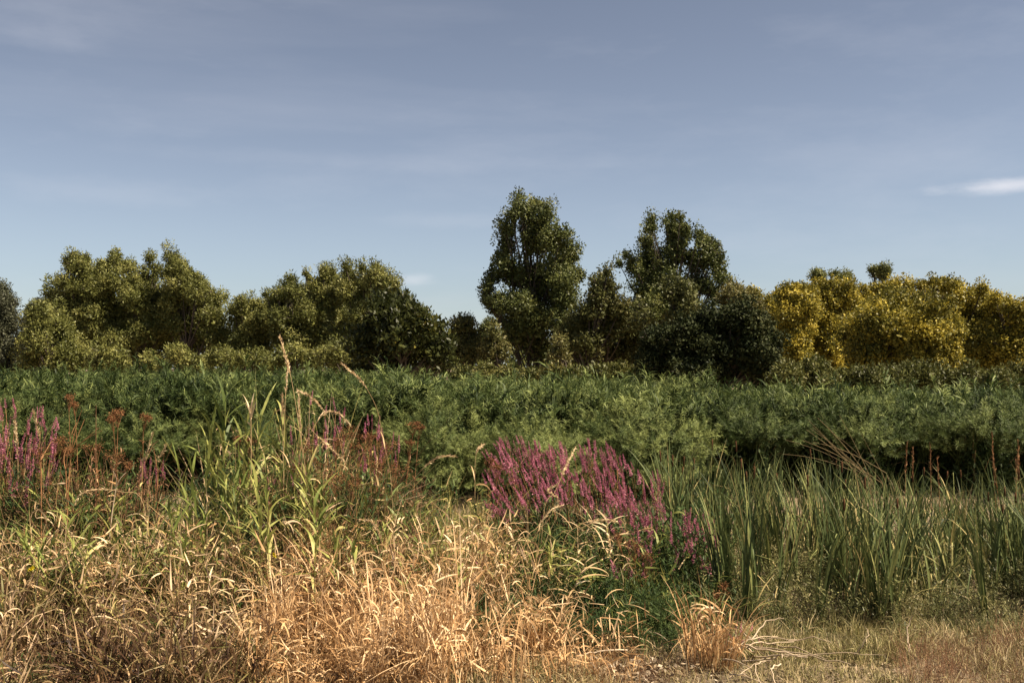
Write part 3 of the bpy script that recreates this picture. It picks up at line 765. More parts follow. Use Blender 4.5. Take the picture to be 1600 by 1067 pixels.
def field(n, p0, p1, d0, d1, seed, mask=None, pw=1.0):
    r = np.random.default_rng(seed)
    px = r.uniform(p0, p1, n); d = d0 + (d1 - d0) * r.random(n) ** pw
    x = (px - 800) / F * d
    if mask is not None:
        k = r.random(n) < mask(px, d, x); px, d, x = px[k], d[k], x[k]
    return r, px, d, x, np.stack([x, d, gz(x, d) - .01], 1)

def bell(v, a, b, e):
    return np.clip((v - a) / e, 0, 1) * np.clip((b - v) / e, 0, 1)

def hprof(px, d):
    f = np.interp(px, [-160, 0, 110, 200, 235, 315, 345, 480, 600, 650, 740, 1000], [1.28, 1.28, 1.22, .92, .62, .70, 1.32, 1.38, 1.28, .84, .82, .85])
    return 1 + (f - 1) * np.clip((d - 10.3) / .8, 0, 1)

def grass(name, label, cat, mat, parts, squig=0.0, even=0.0):
    g = Geo()
    for (n, p0, p1, d0, d1, L0, L1, W0, lean, curl, tm, ts, seed, mask, kinkp, seg) in parts:
        r, px, d, x, P = field(n, p0, p1, d0, d1, seed, mask)
        kp = r.random(len(P)) < np.clip(.55 + .75 * sn(x, d, .42, seed + 11) + .4 * sn(x, d, .17, seed + 12), .04 + even, 1)
        px, d, x, P = px[kp], d[kp], x[kp], P[kp]
        m = len(P)
        clump = sn(x, d, .55, seed + 1)
        hh = np.clip(.74 + .32 * sn(x, d, 1.1, seed + 2) + .30 * clump, .25, 1.35)
        Ln = r.uniform(L0, L1, m) * hh * (hprof(px, d) if name in ('mixed_grass', 'tangled_grass') else 1)
        kink = np.where(r.random(m) < kinkp, r.uniform(.7, 2.2, m), 0)
        tt = tm + ts * (.55 * clump + .6 * sn(x, d, 2.0, seed + 5)) + r.normal(size=m) * ts * .9
        P[:, 2] += 0
        g.add(ribbons(P, r.uniform(0, 6.28, m), np.abs(r.normal(size=m)) * lean, r.normal(size=m) * .3 + curl * r.uniform(.2, 1.4, m), Ln, W0 * r.uniform(.6, 1.4, m), tt,
                      seg=seg, twist=r.uniform(-1.2, 1.2, m), kink=kink, kpos=r.uniform(.35, .85, m)))
        if squig:
            q = int(m * squig)
            idx = r.integers(0, m, q)
            P2 = P[idx].copy()
            P2[:, :2] += r.normal(size=(q, 2)) * .05
            P2[:, 2] += Ln[idx] * r.uniform(.15, .92, q)
            g.add(ribbons(P2, r.uniform(0, 6.28, q), r.uniform(.2, 1.8, q), r.uniform(-.5, 2.8, q), r.uniform(.10, .26, q), W0 * r.uniform(.7, 1.7, q), tt[idx] + .06 + r.normal(size=q) * .1,
                          seg=5, pw=1.0, twist=r.uniform(-1.4, 1.4, q), belly=.75))
    o = g.build(name, mat)
    return tag(o, label, cat, kind='stuff')

def sprig(r, h=.6, n=26, leafL=.07, leafW=.018, lean=.3, br=3):
    """a leafy branching herb stem; returns leaf and stem geometry in one"""
    g = Geo()
    for b in range(br):
        az, ln = r.uniform(0, 6.28), r.uniform(0, lean) + .12 * b
        tip = np.array([math.cos(az) * math.sin(ln), math.sin(az) * math.sin(ln), math.cos(ln)]) * h * r.uniform(.65, 1)
        pts = curve([0, 0, 0], tip, [0, 0, .04 * h], 5)
        g.add(tube(pts, np.linspace(.004, .0015, 5), 3, -.05))
        k = n // br
        s = r.uniform(.2, 1, k)
        P = s[:, None] * tip + [0, 0, 1] * (np.sin(s * math.pi) * .04 * h)[:, None]
        g.add(ribbons(P, r.uniform(0, 6.28, k), r.uniform(.5, 1.3, k), r.uniform(0, .9, k), leafL * r.uniform(.6, 1.3, k), leafW * r.uniform(.7, 1.3, k), r.normal(size=k) * .1, seg=2, belly=.6, tip=.05))
    return g.get()

def herbs(name, label, cat, mat, tm, ts, h0, h1, parts, seed, **kw):
    r = np.random.default_rng(seed)
    T = [sprig(r, 1.0, **kw) for _ in range(7)]
    g = Geo()
    for (n, p0, p1, d0, d1, mask, hs) in parts:
        rr, px, d, x, P = field(n, p0, p1, d0, d1, seed + 3 + int(p0), mask)
        m = len(P)
        hgt = rr.uniform(h0, h1, m) * hs * np.clip(.85 + .25 * sn(x, d, .9, seed), .4, 1.3)
        Mx = tilt(np.abs(rr.normal(size=m)) * .25, rr.uniform(0, 6.28, m)) @ rotz(rr.uniform(0, 6.28, m))
        scatter(T, P, Mx, hgt, tm + ts * (sn(x, d, 1.4, seed + 8) + rr.normal(size=m) * .6), g, rr)
    o = g.build(name, mat)
    return tag(o, label, cat, kind='stuff')

# ------------------------------------------------------------------ grasses (nobody could count the blades)
grass('straw_grass', 'bleached golden straw grass, densest in the patch at the front', 'dry grass', M['straw'], [
    (13000, 340, 880, 7.7, 10.2, .40, 1.15, .0105, .14, .75, .48, .24, 401, lambda p, d, x: (bell(p, 360, 900, 90) * .13 + .62 * bell(p, 395, 740, 70) * np.clip(1.9 - (d - 8) * np.interp(p, [400, 520, 640, 740], [.75, .35, .5, .95]), 0, 1)), .35, 5),
    (5200, -160, 800, 9.4, 11.6, .7, 1.3, .0115, .22, .8, .50, .24, 404, None, .3, 5),
    (900, 560, 1000, 7.8, 9.6, .35, .8, .009, .25, 1.4, .45, .2, 403, None, .4, 5),
], squig=1.7)
grass('tangled_grass', 'tangled ochre and brown grass lying over at the left front', 'grass', M['tangle'], [
    (13000, -160, 470, 7.7, 11.6, .40, 1.0, .012, .50, .9, .50, .30, 411, lambda p, d, x: bell(p, -260, 450, 90), .35, 4),
    (8000, -160, 760, 9.6, 12.4, .8, 1.3, .013, .35, .9, .55, .24, 414, None, .35, 5),
    (7000, 330, 980, 10.2, 12.0, .5, 1.0, .010, .4, 1.0, .45, .26, 412, None, .35, 4),
    (6000, -160, 700, 11.5, 13.8, .8, 1.5, .011, .3, .9, .40, .20, 413, lambda p, d, x: 1 - bell(p, 215, 340, 25), .3, 4),
], squig=1.0)
grass('mixed_grass', 'mixed fresh green and yellowing grass behind the straw patch', 'grass', M['mixed'], [
    (9000, 150, 1080, 10.0, 13.2, .55, 1.15, .013, .3, 1.0, .50, .22, 421, lambda p, d, x: 1 - .85 * bell(p, 215, 330, 30), .15, 4),
    (4200, -160, 420, 9.0, 12.5, .5, .9, .012, .45, .8, .45, .22, 422, None, .15, 4),
    (2500, 960, 1130, 9.5, 12.0, .3, .7, .011, .3, .9, .35, .2, 423, None, .15, 4),
    (8000, -160, 760, 9.8, 12.4, .8, 1.3, .017, .35, .9, .42, .30, 427, lambda p, d, x: .4 + .6 * bell(p, 120, 900, 120), .25, 5),
    (3500, 640, 780, 11.5, 14.0, .7, 1.2, .011, .15, .5, .62, .2, 424, None, .15, 4),
    (5000, -160, 640, 11.0, 13.6, .9, 1.6, .014, .3, .9, .42, .22, 425, lambda p, d, x: 1 - bell(p, 205, 345, 25), .2, 5),
], squig=0.8)
grass('short_grass', 'short olive and tan grass on the open ground at the right front', 'grass', M['turf'], [
    (42000, 660, 1740, 7.2, 10.9, .08, .24, .006, .5, .8, .45, .18, 431, None, .2, 3),
    (12000, -180, 760, 7.0, 8.7, .10, .34, .006, .5, .9, .42, .2, 432, None, .2, 3),
    (7000, 1120, 1740, 9.0, 11.0, .12, .32, .007, .5, .8, .50, .2, 433, None, .2, 3),
    (5000, 1160, 1420, 8.8, 10.2, .14, .30, .007, .4, .7, .30, .15, 434, None, .1, 3),
], even=.22)
grass('pale_grass', 'pale dry grass on the strip between the front plants and the thicket', 'dry grass', M['strip'], [
    (20000, -220, 1820, 13.6, 19.5, .2, .5, .010, .4, .8, .55, .2, 441, None, .2, 3),
])
herbs('leafy_herbs', 'dark green leafy herbs filling in beneath the purple loosestrife and the reeds', 'herbs', M['herb'], .45, .16, .55, .95, [
    (900, 640, 1140, 9.9, 12.3, lambda p, d, x: bell(p, 640, 1150, 40), .80),
    (700, 770, 1120, 11.0, 13.5, None, 1.35),
    (900, 330, 660, 11.2, 13.5, None, 1.75),
    (750, -160, 215, 11.2, 13.5, None, 1.70),
    (300, 180, 350, 10.5, 12.5, None, .85),
    (500, -160, 700, 9.8, 11.2, None, 1.05),
    (650, 660, 1060, 8.9, 10.1, None, .70),
    (260, -160, 420, 8.0, 10.4, lambda p, d, x: np.clip(sn(x, d, .7, 66) * 2, 0, 1), .60),
    (160, 200, 700, 8.4, 10.4, lambda p, d, x: np.clip(sn(x, d, .6, 67) * 2, 0, 1), .65),
], 501, n=48, leafL=.085, leafW=.020)
herbs('low_herbs', 'low dull green and dry leaved herbs around the feet of the cattails', 'herbs', M['herb_low'], .45, .22, .32, .60, [
    (1700, 1090, 1740, 10.1, 12.4, None, 1.05),
    (500, 1090, 1740, 12.0, 14.5, None, 1.2),
    (380, 1280, 1740, 9.4, 10.4, lambda p, d, x: bell(p, 1330, 1800, 80), .6),
    (220, 1080, 1300, 9.6, 10.4, None, .5),
    (260, 1080, 1740, 8.3, 10.0, lambda p, d, x: np.clip(sn(x, d, .5, 68) * 2.2, 0, 1), .42),
], 511, n=34, leafL=.085, leafW=.023)
herbs('dried_herbs', 'reddish brown withered herbs at the lower right corner and in the front', 'herbs', M['herb_brown'], .5, .2, .25, .45, [
    (620, 1380, 1720, 7.9, 9.4, lambda p, d, x: bell(p, 1380, 1800, 60), 1.0),
    (520, -160, 380, 7.8, 10.5, None, 1.1),
    (420, -160, 215, 11.0, 13.2, None, 4.0),
    (420, 430, 650, 11.0, 13.0, None, 3.9),
    (300, 330, 700, 10.0, 11.5, None, 2.4),
    (260, 540, 820, 8.0, 9.6, None, .8),
    (220, 860, 1100, 7.8, 8.8, None, .7),
], 521, n=40, leafL=.04, leafW=.009)

def litter():
    r, px, d, x, P = field(9000, 560, 1740, 7.2, 10.2, 531, None)
    g = Geo()
    m = len(P)
    P[:, 2] += r.uniform(.01, .05, m)
    a = r.uniform(0, 6.28, m)
    D = np.stack([np.cos(a), np.sin(a), r.normal(size=m) * .35], 1)
    big = r.random(m) < .12
    g.add(leaves(P, D, np.where(big, .07, .035) * r.uniform(.6, 1.3, m), np.where(big, .03, .012) * r.uniform(.6, 1.3, m), .45 + r.normal(size=m) * .25, r))
    r2 = np.random.default_rng(533)
    n = 420                                   # a drift of large pale leaves
    c = spot(985, 8.35)
    P = c + np.stack([r2.normal(size=n) * .28, r2.normal(size=n) * .16, r2.uniform(.01, .10, n)], 1)
    a = r2.uniform(0, 6.28, n)
    g.add(leaves(P, np.stack([np.cos(a), np.sin(a), r2.normal(size=n) * .5], 1), .065 * r2.uniform(.5, 1.3, n), .03 * r2.uniform(.5, 1.2, n), .62 + r2.normal(size=n) * .2, r2))
    tag(g.build('fallen_leaves', M['litter']), 'scattered pale fallen leaves on the ground at the front', 'leaf litter', kind='stuff')
litter()

def tussock(name, label, px, d, n, h, rad, mat, seed, tm, W0=.011):
    r = np.random.default_rng(seed)
    b = spot(px, d)
    g = Geo()
    a = r.uniform(0, 6.28, n); q = np.sqrt(r.random(n)) * rad
    P = b + np.stack([np.cos(a) * q, np.sin(a) * q, np.zeros(n)], 1)
    Ln = h * r.uniform(.35, 1.15, n) ** 1.2
    sub = r.integers(0, 4, n); ca = r.uniform(0, 6.28, 4); cl_ = r.uniform(.05, .45, 4)
    P += np.stack([np.cos(ca[sub]), np.sin(ca[sub]), sub * 0], 1) * rad * .7
    Ln = Ln * np.array([1.0, .85, .7, .55])[sub]
    g.add(ribbons(P - b, np.where(r.random(n) < .6, ca[sub], a) + r.normal(size=n) * .7, cl_[sub] * .6 + np.abs(r.normal(size=n)) * .10, r.uniform(-.1, 1.5, n), Ln, W0 * r.uniform(.6, 1.3, n), tm + r.normal(size=n) * .2, seg=6, pw=2.0, twist=r.uniform(-1.2, 1.2, n),
                  kink=np.where(r.random(n) < .25, 1.4, 0), kpos=r.uniform(.5, .9, n)))
    m = n // 3
    P2 = P[r.integers(0, n, m)] - b; P2[:, 2] += h * r.uniform(.1, .7, m)
    g.add(ribbons(P2, r.uniform(0, 6.28, m), r.uniform(.2, 1.6, m), r.uniform(0, 2.6, m), r.uniform(.10, .26, m), W0 * 1.5, tm + .08 + r.normal(size=m) * .18, seg=5, pw=1, twist=r.uniform(-1.4, 1.4, m), belly=.75))
    o = g.build(name, mat)
    o.location = b
    return tag(o, label, 'grass tussock', 'straw tussocks')
tussock('straw_tussock', 'upright straw coloured tussock standing alone between the purple clump and the cut stems', 1108, 8.7, 190, .80, .15, M['straw'], 461, .52)
tussock('straw_tussock', 'tall bright straw tussock sticking up at the top of the straw patch', 505, 9.6, 300, 1.05, .20, M['straw'], 462, .62)
tussock('straw_tussock', 'pale straw tussock in the middle of the straw patch, right of the tall bright one', 590, 9.0, 320, .92, .20, M['straw'], 463, .66)
tussock('straw_tussock', 'pale straw tussock at the right side of the straw patch', 705, 8.6, 280, .80, .16, M['straw'], 464, .64)
tussock('straw_tussock', 'narrow brownish straw tussock right of the straw patch in the dark herbs', 835, 8.8, 200, .72, .10, M['straw'], 465, .42)
tussock('straw_tussock', 'pale straw tussock at the left side of the straw patch', 425, 8.8, 260, .80, .18, M['straw'], 466, .58)

# ------------------------------------------------------------------ purple loosestrife
def spike_mesh(r, Lg=.30, W=.027):
    g = Geo()
    n = 150
    s = r.random(n) ** .85
    a = r.uniform(0, 6.28, n)
    prof = W * (1 - s * .72) * (.75 + .25 * np.cos(s * 42))
    P = np.stack([np.cos(a) * prof * .35, np.sin(a) * prof * .35, s * Lg], 1)
    D = np.stack([np.cos(a), np.sin(a), r.uniform(.1, .7, n)], 1)
    g.add(leaves(P, D, prof * r.uniform(.9, 1.6, n), .011 * r.uniform(.7, 1.2, n), .55 + r.normal(size=n) * .22, r))
    g.add(tube([[0, 0, 0], [0, 0, Lg * .5], [0, 0, Lg]], [.004, .003, .001], 4, .1))
    return g
r = np.random.default_rng(9)
SPIKES = [spike_mesh(r, Lg).get() for Lg in (.20, .26, .32, .38)]
SPIKE_ME = []
for k, s in enumerate(SPIKES):
    o = quads('flower_spike', *s, M['magenta'])
    SPIKE_ME.append(o.data); bpy.data.objects.remove(o)

def loosestrife(label, px, d, tips, seed, lean=0.0, hfac=1.0, leafy=1.0, tintm=.45):
    """tips: (px, py, dist) of every flower spike's top"""
    r = np.random.default_rng(seed)
    b = spot(px, d)
    root = empty('purple_loosestrife', b)
    lf, st = Geo(), Geo()
    for (tx, ty, td) in tips:
        k = r.integers(0, 4); sl = (.20, .26, .32, .38)[k]
        sc = r.uniform(.5, 1.0) * hfac
        tip = at(tx, ty, td)
        p0 = b + np.array([r.normal() * .16 + (tip[0] - b[0]) * .45, r.normal() * .12 + (tip[1] - b[1]) * .4, 0])
        p0[2] = float(gz(p0[0], p0[1]))
        dr = (tip - p0); dr /= np.linalg.norm(dr)
        dr = dr + np.array([lean, 0, 0]) + r.normal(size=3) * .11; dr /= np.linalg.norm(dr)
        s0 = tip - dr * sl * sc
        pts = curve(p0, s0, [r.normal() * .03 + lean * -.12, r.normal() * .03, 0], 7)
        st.add(tube(pts - b, np.linspace(.005, .0025, 7), 4, r.uniform(0, 1)))
        o = bpy.data.objects.new('flower_spike', SPIKE_ME[k])
        COL.objects.link(o); o.parent = root
        o.location = Vector(s0 - b)
        q = Vector(dr).to_track_quat('Z', 'Y')
        o.rotation_mode = 'QUATERNION'; o.rotation_quaternion = q
        o.scale = (sc * 1.05, sc * 1.05, sc)
        n = int(44 * leafy)
        s = r.uniform(.25, 1.0, n)
        ii = s * 6; i0 = np.minimum(ii.astype(int), 5); fr = (ii - i0)[:, None]
        P = pts[i0] * (1 - fr) + pts[i0 + 1] * fr
        lf.add(ribbons(P - b, r.uniform(0, 6.28, n), r.uniform(.5, 1.1, n), r.uniform(.1, .8, n), .07 * r.uniform(.6, 1.3, n) * (1.15 - .5 * s), .014 * r.uniform(.7, 1.3, n), tintm + r.normal(size=n) * .15, seg=2, belly=.6, tip=.05))
    lf.build('foliage', M['herb'], root)
    st.build('stems', M['ruststem'], root)
    tag(root, label, 'flowering plant', 'purple loosestrife plants')
    return root

def tips(seed, n, poly, d0, d1, jit=6):
    """random tips inside a band: poly = [(px, ytop, ybottom), ...]"""
    r = np.random.default_rng(seed)
    xs = [p[0] for p in poly]
    o = []
    for _ in range(n):
        x = r.uniform(xs[0], xs[-1])
        y0 = np.interp(x, xs, [p[1] for p in poly]); y1 = np.interp(x, xs, [p[2] for p in poly])
        f = r.random() ** 1.35
        y = y0 + (y1 - y0) * f
        o.append((x + r.normal() * jit * .3, y, d1 + (d0 - d1) * f + r.normal() * .12))
    return o
loosestrife('dense purple loosestrife leaning left at the left end of the big flowering clump', 850, 12.3, tips(1, 99, [(752, 705, 790), (775, 683, 790), (810, 678, 790), (850, 690, 775)], 11.6, 12.8), 31, lean=-.30)
loosestrife('dense purple loosestrife in the middle of the big flowering clump, behind a cream seed head', 915, 12.2, tips(2, 99, [(845, 695, 770), (890, 685, 775), (925, 678, 800), (950, 690, 810)], 11.5, 12.8), 32, lean=-.22)
loosestrife('purple loosestrife sloping down at the right end of the big flowering clump', 995, 12.0, tips(3, 97, [(945, 690, 810), (975, 700, 850), (1010, 725, 860), (1045, 738, 860)], 11.3, 12.6), 33, lean=-.15)
loosestrife('upright purple loosestrife beside the left end of the cattails', 1085, 11.2, tips(4, 44, [(1045, 790, 860), (1075, 785, 870), (1105, 795, 890), (1120, 800, 880)], 10.8, 11.6), 34, lean=-.02)
loosestrife('thin purple loosestrife low on the slope under the big flowering clump', 985, 10.8, tips(5, 16, [(950, 800, 880), (1000, 815, 895), (1035, 830, 880)], 10.5, 11.1), 35, leafy=.7)
loosestrife('small faded purple loosestrife among curled blades in the middle of the grass', 800, 10.6, tips(6, 9, [(735, 845, 880), (800, 840, 880), (860, 850, 880)], 10.2, 10.9), 36, leafy=.6, hfac=.7)
loosestrife('tall purple loosestrife at the left edge of the photo', 40, 11.9, tips(7, 62, [(-20, 640, 760), (10, 618, 760), (50, 625, 750), (70, 630, 740), (95, 660, 740)], 11.2, 12.3), 37, lean=.02)
loosestrife('low purple loosestrife at the foot of the dark gap in the plants', 238, 12.2, tips(8, 14, [(218, 715, 745), (240, 705, 745), (262, 718, 748)], 11.9, 12.5), 38, leafy=.6, hfac=.7)
loosestrife('purple loosestrife with thin spikes rising among the leaning cream seed heads', 510, 12.0, tips(9, 20, [(455, 640, 720), (495, 602, 700), (525, 620, 700), (545, 640, 700)], 11.6, 12.5), 39, leafy=.6, hfac=.85)
loosestrife('purple loosestrife spikes on the right shoulder of the rust brown plants', 590, 12.2, tips(10, 20, [(555, 635, 720), (580, 640, 740), (610, 650, 720), (628, 680, 720)], 11.8, 12.6), 40, leafy=.6, hfac=.85)
loosestrife('short purple loosestrife half hidden in the green reeds', 440, 11.2, tips(11, 7, [(405, 735, 760), (440, 730, 765), (480, 735, 760)], 10.9, 11.4), 41, leafy=.6, hfac=.7)
loosestrife('small purple loosestrife standing alone in the short grass beside the pale twigs', 1165, 9.0, tips(12, 9, [(1135, 955, 990), (1155, 965, 1000), (1188, 972, 995)], 8.8, 9.2), 42, leafy=.5, hfac=.55)

# ------------------------------------------------------------------ green reeds
def reed_proto(seed, dry=False, H=1.9):
    r = np.random.default_rng(seed)
    root = empty('common_reed', (0, -30, 0))
    az, ln = r.uniform(0, 6.28), r.uniform(.02, .16)
    tip = np.array([math.cos(az) * math.sin(ln), math.sin(az) * math.sin(ln), math.cos(ln)]) * H
    pts = curve([0, 0, 0], tip, [r.normal() * .03, r.normal() * .03, 0], 8)
    st = Geo(); st.add(tube(pts, np.linspace(.006, .003, 8), 5, .6)); st.build('stem', M['reed_dry' if dry else 'reed'], root)
    n = 15
    s = np.linspace(.32, 1.0, n)
    P = np.stack([np.interp(s, np.linspace(0, 1, 8), pts[:, i]) for i in range(3)], 1)
    a = np.where(np.arange(n) % 2 == 0, az + .9, az + math.pi + .9) + r.normal(size=n) * .5
    L_ = r.uniform(.34, .56, n) * np.interp(s, [.3, .7, 1], [.8, 1.05, .75])
    g = Geo()
    if dry:
        g.add(ribbons(P, a, r.uniform(.2, .8, n), r.uniform(.6, 2.6, n), L_ * .8, .024, .6 + r.normal(size=n) * .2, seg=7, belly=.6, twist=r.uniform(-1, 1, n)))
    else:
        low = np.clip((.6 - s) * 1.6, 0, .5)
        g.add(ribbons(P, a, np.interp(s, [.3, 1], [.75, .25]) + r.normal(size=n) * .15, r.uniform(.2, 1.3, n), L_, .034 * r.uniform(.7, 1.2, n), .56 + low + r.normal(size=n) * .13, seg=6, belly=.6, twist=r.normal(size=n) * .5))
    g.build('leaves', M['reed_dry' if dry else 'reed'], root)
    return root
REEDS = [reed_proto(700 + k) for k in range(7)]
DRY = [reed_proto(720 + k, True) for k in range(4)]
used = set()
def place(protos, k, px, d, topy, H, label, cat, group, r, tl=.10):
    p = protos[k % len(protos)]
    b = spot(px, d)
    hz = at(px, topy, d)[2]
    s = max(.2, (hz - b[2]) / H)
    w = max(.9, min(1.15, s))
    rot = (r.normal() * tl, r.normal() * tl, r.uniform(0, 6.28))
    if id(p) in used:
        o = dup(p, Vector(b), rot, (w, w, s))
    else:
        used.add(id(p)); o = p; o.location = Vector(b); o.rotation_euler = rot; o.scale = (w, w, s)
    tag(o, label, cat, group)
    return o
r = np.random.default_rng(71)
named = [
 (338, 11.4, 618, 'tall pale green reed, the tallest left of the seed heads, against the thicket'),
 (362, 11.6, 636, 'tall pale green reed just right of the tallest reed'),
 (322, 11.2, 655, 'green reed leaning at the left side of the tall reed cluster'),
 (384, 11.7, 652, 'green reed beside the bleached reed head'),
 (437, 11.6, 655, 'green reed with wide spread leaves right of the bleached reed head'),
 (462, 11.8, 668, 'green reed in front of the thin loosestrife spikes'),
]
for k, (px, d, ty, lab) in enumerate(named):
    place(REEDS, k, px, d, ty, 1.95, lab, 'reed', 'green reeds', r, .05)
for k in range(120):
    px = r.uniform(40, 720)
    d = r.uniform(9.4, 12.2)
    lo = np.interp(px, [0, 120, 230, 290, 330, 450, 560, 700], [770, 730, 780, 760, 665, 665, 740, 780])
    ty = lo + (12.2 - d) * 34 + abs(r.normal()) * 22
    where = ('under the left edge loosestrife' if px < 110 else 'below the forked orange stalk' if px < 200 else 'below the dark gap' if px < 300 else 'below the tallest reeds' if px < 400
             else 'below the tallest seed head' if px < 480 else 'behind the straw patch' if px < 600 else 'left of the big purple clump')
    where = ('front row ' if d < 10.8 else 'back row ') + where
    place(REEDS, r.integers(7), px, d, ty, 1.95, 'green broad leaved reed, ' + where, 'reed', 'green reeds, ' + where, r, .12)
for k in range(16):
    px = r.uniform(640, 1010); d = r.uniform(9.8, 11.4)
    place(REEDS, r.integers(7), px, d, 800 + (11.4 - d) * 40 + abs(r.normal()) * 20, 1.95, 'green reed with arching leaves below the ' + ('left end' if px < 800 else 'middle' if px < 920 else 'right end') + ' of the big purple clump', 'reed', 'green reeds below the ' + ('left end' if px < 800 else 'middle' if px < 920 else 'right end') + ' of the purple clump', r, .3)
for o_ in [DRY[0]] + list(DRY[0].children): bpy.data.objects.remove(o_)
b = spot(385, 11.3); c = at(392, 652, 11.3)
root = empty('common_reed', b)
g = Geo(); g.add(tube(curve(b, c, [.03, 0, 0], 8) - b, np.linspace(.006, .004, 8), 5, .5)); g.build('stem', M['reed_dry'], root)
g = Geo(); n = 8
g.add(ribbons(np.tile(c - b, (n, 1)) + r.normal(size=(n, 3)) * [.008, .008, .03], np.where(np.arange(n) % 2 == 0, math.pi, 0) + r.normal(size=n) * .6, r.uniform(.1, .55, n), r.uniform(-.1, .55, n), r.uniform(.16, .32, n), .026, .9, seg=6, belly=.6, twist=r.normal(size=n) * .5))
g.build('leaves', M['reed_dry'], root)
tag(root, 'bleached cream reed head fanning out above the green reeds', 'reed')
for k in range(16):
    px = r.uniform(720, 1010); d = r.uniform(10.0, 11.2)
    place(DRY, 1 + r.integers(3), px, d, 782 + (11.2 - d) * 50 + abs(r.normal()) * 18, 1.9, 'dry reed with curled cream leaves below the ' + ('left end' if px < 815 else 'middle' if px < 910 else 'right end') + ' of the big purple clump', 'reed', 'curled dry reeds below the ' + ('left end' if px < 815 else 'middle' if px < 910 else 'right end') + ' of the purple clump', r, .35)
for k in range(22):
    px = r.uniform(20, 640); d = r.uniform(9.2, 11.8)
    wd = ('in the far left grass' if px < 160 else 'in the grass below the dark gap' if px < 330 else 'among the tallest green reeds' if px < 470 else 'behind the straw patch')
    place(DRY, 1 + r.integers(3), px, d, 770 + (11.8 - d) * 40 + abs(r.normal()) * 20, 1.9, 'dry reed with curled tan leaves, ' + wd, 'reed', 'dry reeds, ' + wd, r, .2)

# ------------------------------------------------------------------ cream seed heads on long stalks
def plume(label, path, d, seed, headfrac=.24, w=.016, group='cream seed heads'):
    """path: photo points from the foot to the tip; the upper part carries the head"""
    r = np.random.default_rng(seed)
    ctrl = np.array([at(x, y, d) for x, y in path])
    b = np.array([ctrl[0][0], d, float(gz(ctrl[0][0], d))])
    if ctrl[0][2] > b[2] + .05:
        foot = b.copy(); foot[0] = ctrl[0][0] - (ctrl[1][0] - ctrl[0][0]) * .5; foot[2] = float(gz(foot[0], d))
        ctrl = np.vstack([foot, ctrl]); b = foot
    # smooth resample (Catmull-Rom), with a little sway in depth
    t = np.linspace(0, len(ctrl) - 1, 26)
    pts = []
    cc = np.vstack([2 * ctrl[0] - ctrl[1], ctrl, 2 * ctrl[-1] - ctrl[-2]])
    for u in t:
        i = min(int(u), len(ctrl) - 2); f = u - i
        p0, p1, p2, p3 = cc[i], cc[i + 1], cc[i + 2], cc[i + 3]
        pts.append(.5 * ((2 * p1) + (-p0 + p2) * f + (2 * p0 - 5 * p1 + 4 * p2 - p3) * f * f + (-p0 + 3 * p1 - 3 * p2 + p3) * f ** 3))
    pts = np.array(pts)
    pts[:, 1] += np.linspace(0, 1, 26) ** 2 * r.normal() * .25
    root = empty('seed_head_stalk', b)
    st = Geo(); st.add(tube(pts - b, np.linspace(.0034, .0015, 26), 5, .5))
    if r.random() < .6:
        k = r.integers(7, 14)
        st.add(ribbons(pts[k] - b, r.uniform(0, 6.28), .5, 1.2, .35, .016, .5, seg=5))
    st.build('stem', M['reed_dry'], root)
    seg = np.linalg.norm(np.diff(pts, axis=0), axis=1); cum = np.concatenate([[0], np.cumsum(seg)])
    tot = cum[-1]; hl = min(tot * headfrac, .42)
    n = 130
    s = tot - hl + hl * r.random(n)
    P = np.stack([np.interp(s, cum, pts[:, i]) for i in range(3)], 1)
    P2 = np.stack([np.interp(np.minimum(s + .02, tot + .0), cum, pts[:, i]) for i in range(3)], 1)
    D = P2 - P; D /= np.linalg.norm(D, axis=1, keepdims=True) + 1e-6
    f = (s - (tot - hl)) / hl
    D = D + r.normal(size=(n, 3)) * .32
    g = Geo(); g.add(leaves(P - b + r.normal(size=(n, 3)) * (w * .28 * np.sin(np.clip(f, .05, 1) * math.pi * .9 + .2))[:, None], D, .045 * r.uniform(.6, 1.2, n), .009, .65 + r.normal(size=n) * .2, r))
    g.build('seed_head', M['reed_dry'], root)
    tag(root, label, 'grass', group)
    return root
plume('tallest cream seed head stalk, rising above the thicket and bending left', [(478, 760), (470, 690), (455, 600), (444, 560), (433, 527)], 10.6, 81, .16)
plume('upright cream seed head standing just right below the tallest one', [(442, 740), (441, 660), (439, 610), (437, 565)], 11.2, 82)
plume('long cream seed head stalk leaning left, crossing the thicket right of the tallest one', [(612, 760), (600, 690), (592, 640), (572, 598), (543, 568)], 11.0, 83, .3)
plume('cream seed head drooping left just above the thin loosestrife spikes', [(505, 760), (515, 700), (520, 660), (500, 625), (478, 609)], 11.2, 84, .25)
plume('cream seed head arching to the right over the rust brown plants', [(470, 740), (478, 690), (500, 650), (520, 645), (538, 665)], 11.0, 85, .3)
plume('cream seed head bowed over low beside the rust brown plants', [(448, 760), (460, 720), (480, 667), (505, 680), (545, 712)], 10.9, 86, .3)
plume('upright narrow seed head in front of the green reeds', [(465, 745), (470, 690), (466, 650), (463, 615)], 11.4, 87)
plume('thin tawny seed head standing alone by the green reeds', [(444, 740), (443, 690), (444, 650), (447, 617)], 11.6, 88, .12)
plume('cream seed head on a long stalk slanting right in the gap before the purple clump', [(615, 785), (640, 755), (668, 725), (690, 712), (712, 711)], 11.2, 89, .22)
plume('upright cream seed head in front of the middle of the purple clump', [(850, 800), (868, 770), (885, 735), (903, 705)], 10.8, 90, .5, .02)
plume('kinked cream seed head low against the purple clump', [(830, 850), (858, 810), (872, 780), (856, 768), (870, 758)], 10.6, 91, .3)
plume('cream seed head on a straight stalk slanting up right under the purple clump', [(925, 870), (955, 845), (985, 822), (1003, 811)], 10.2, 92, .12)
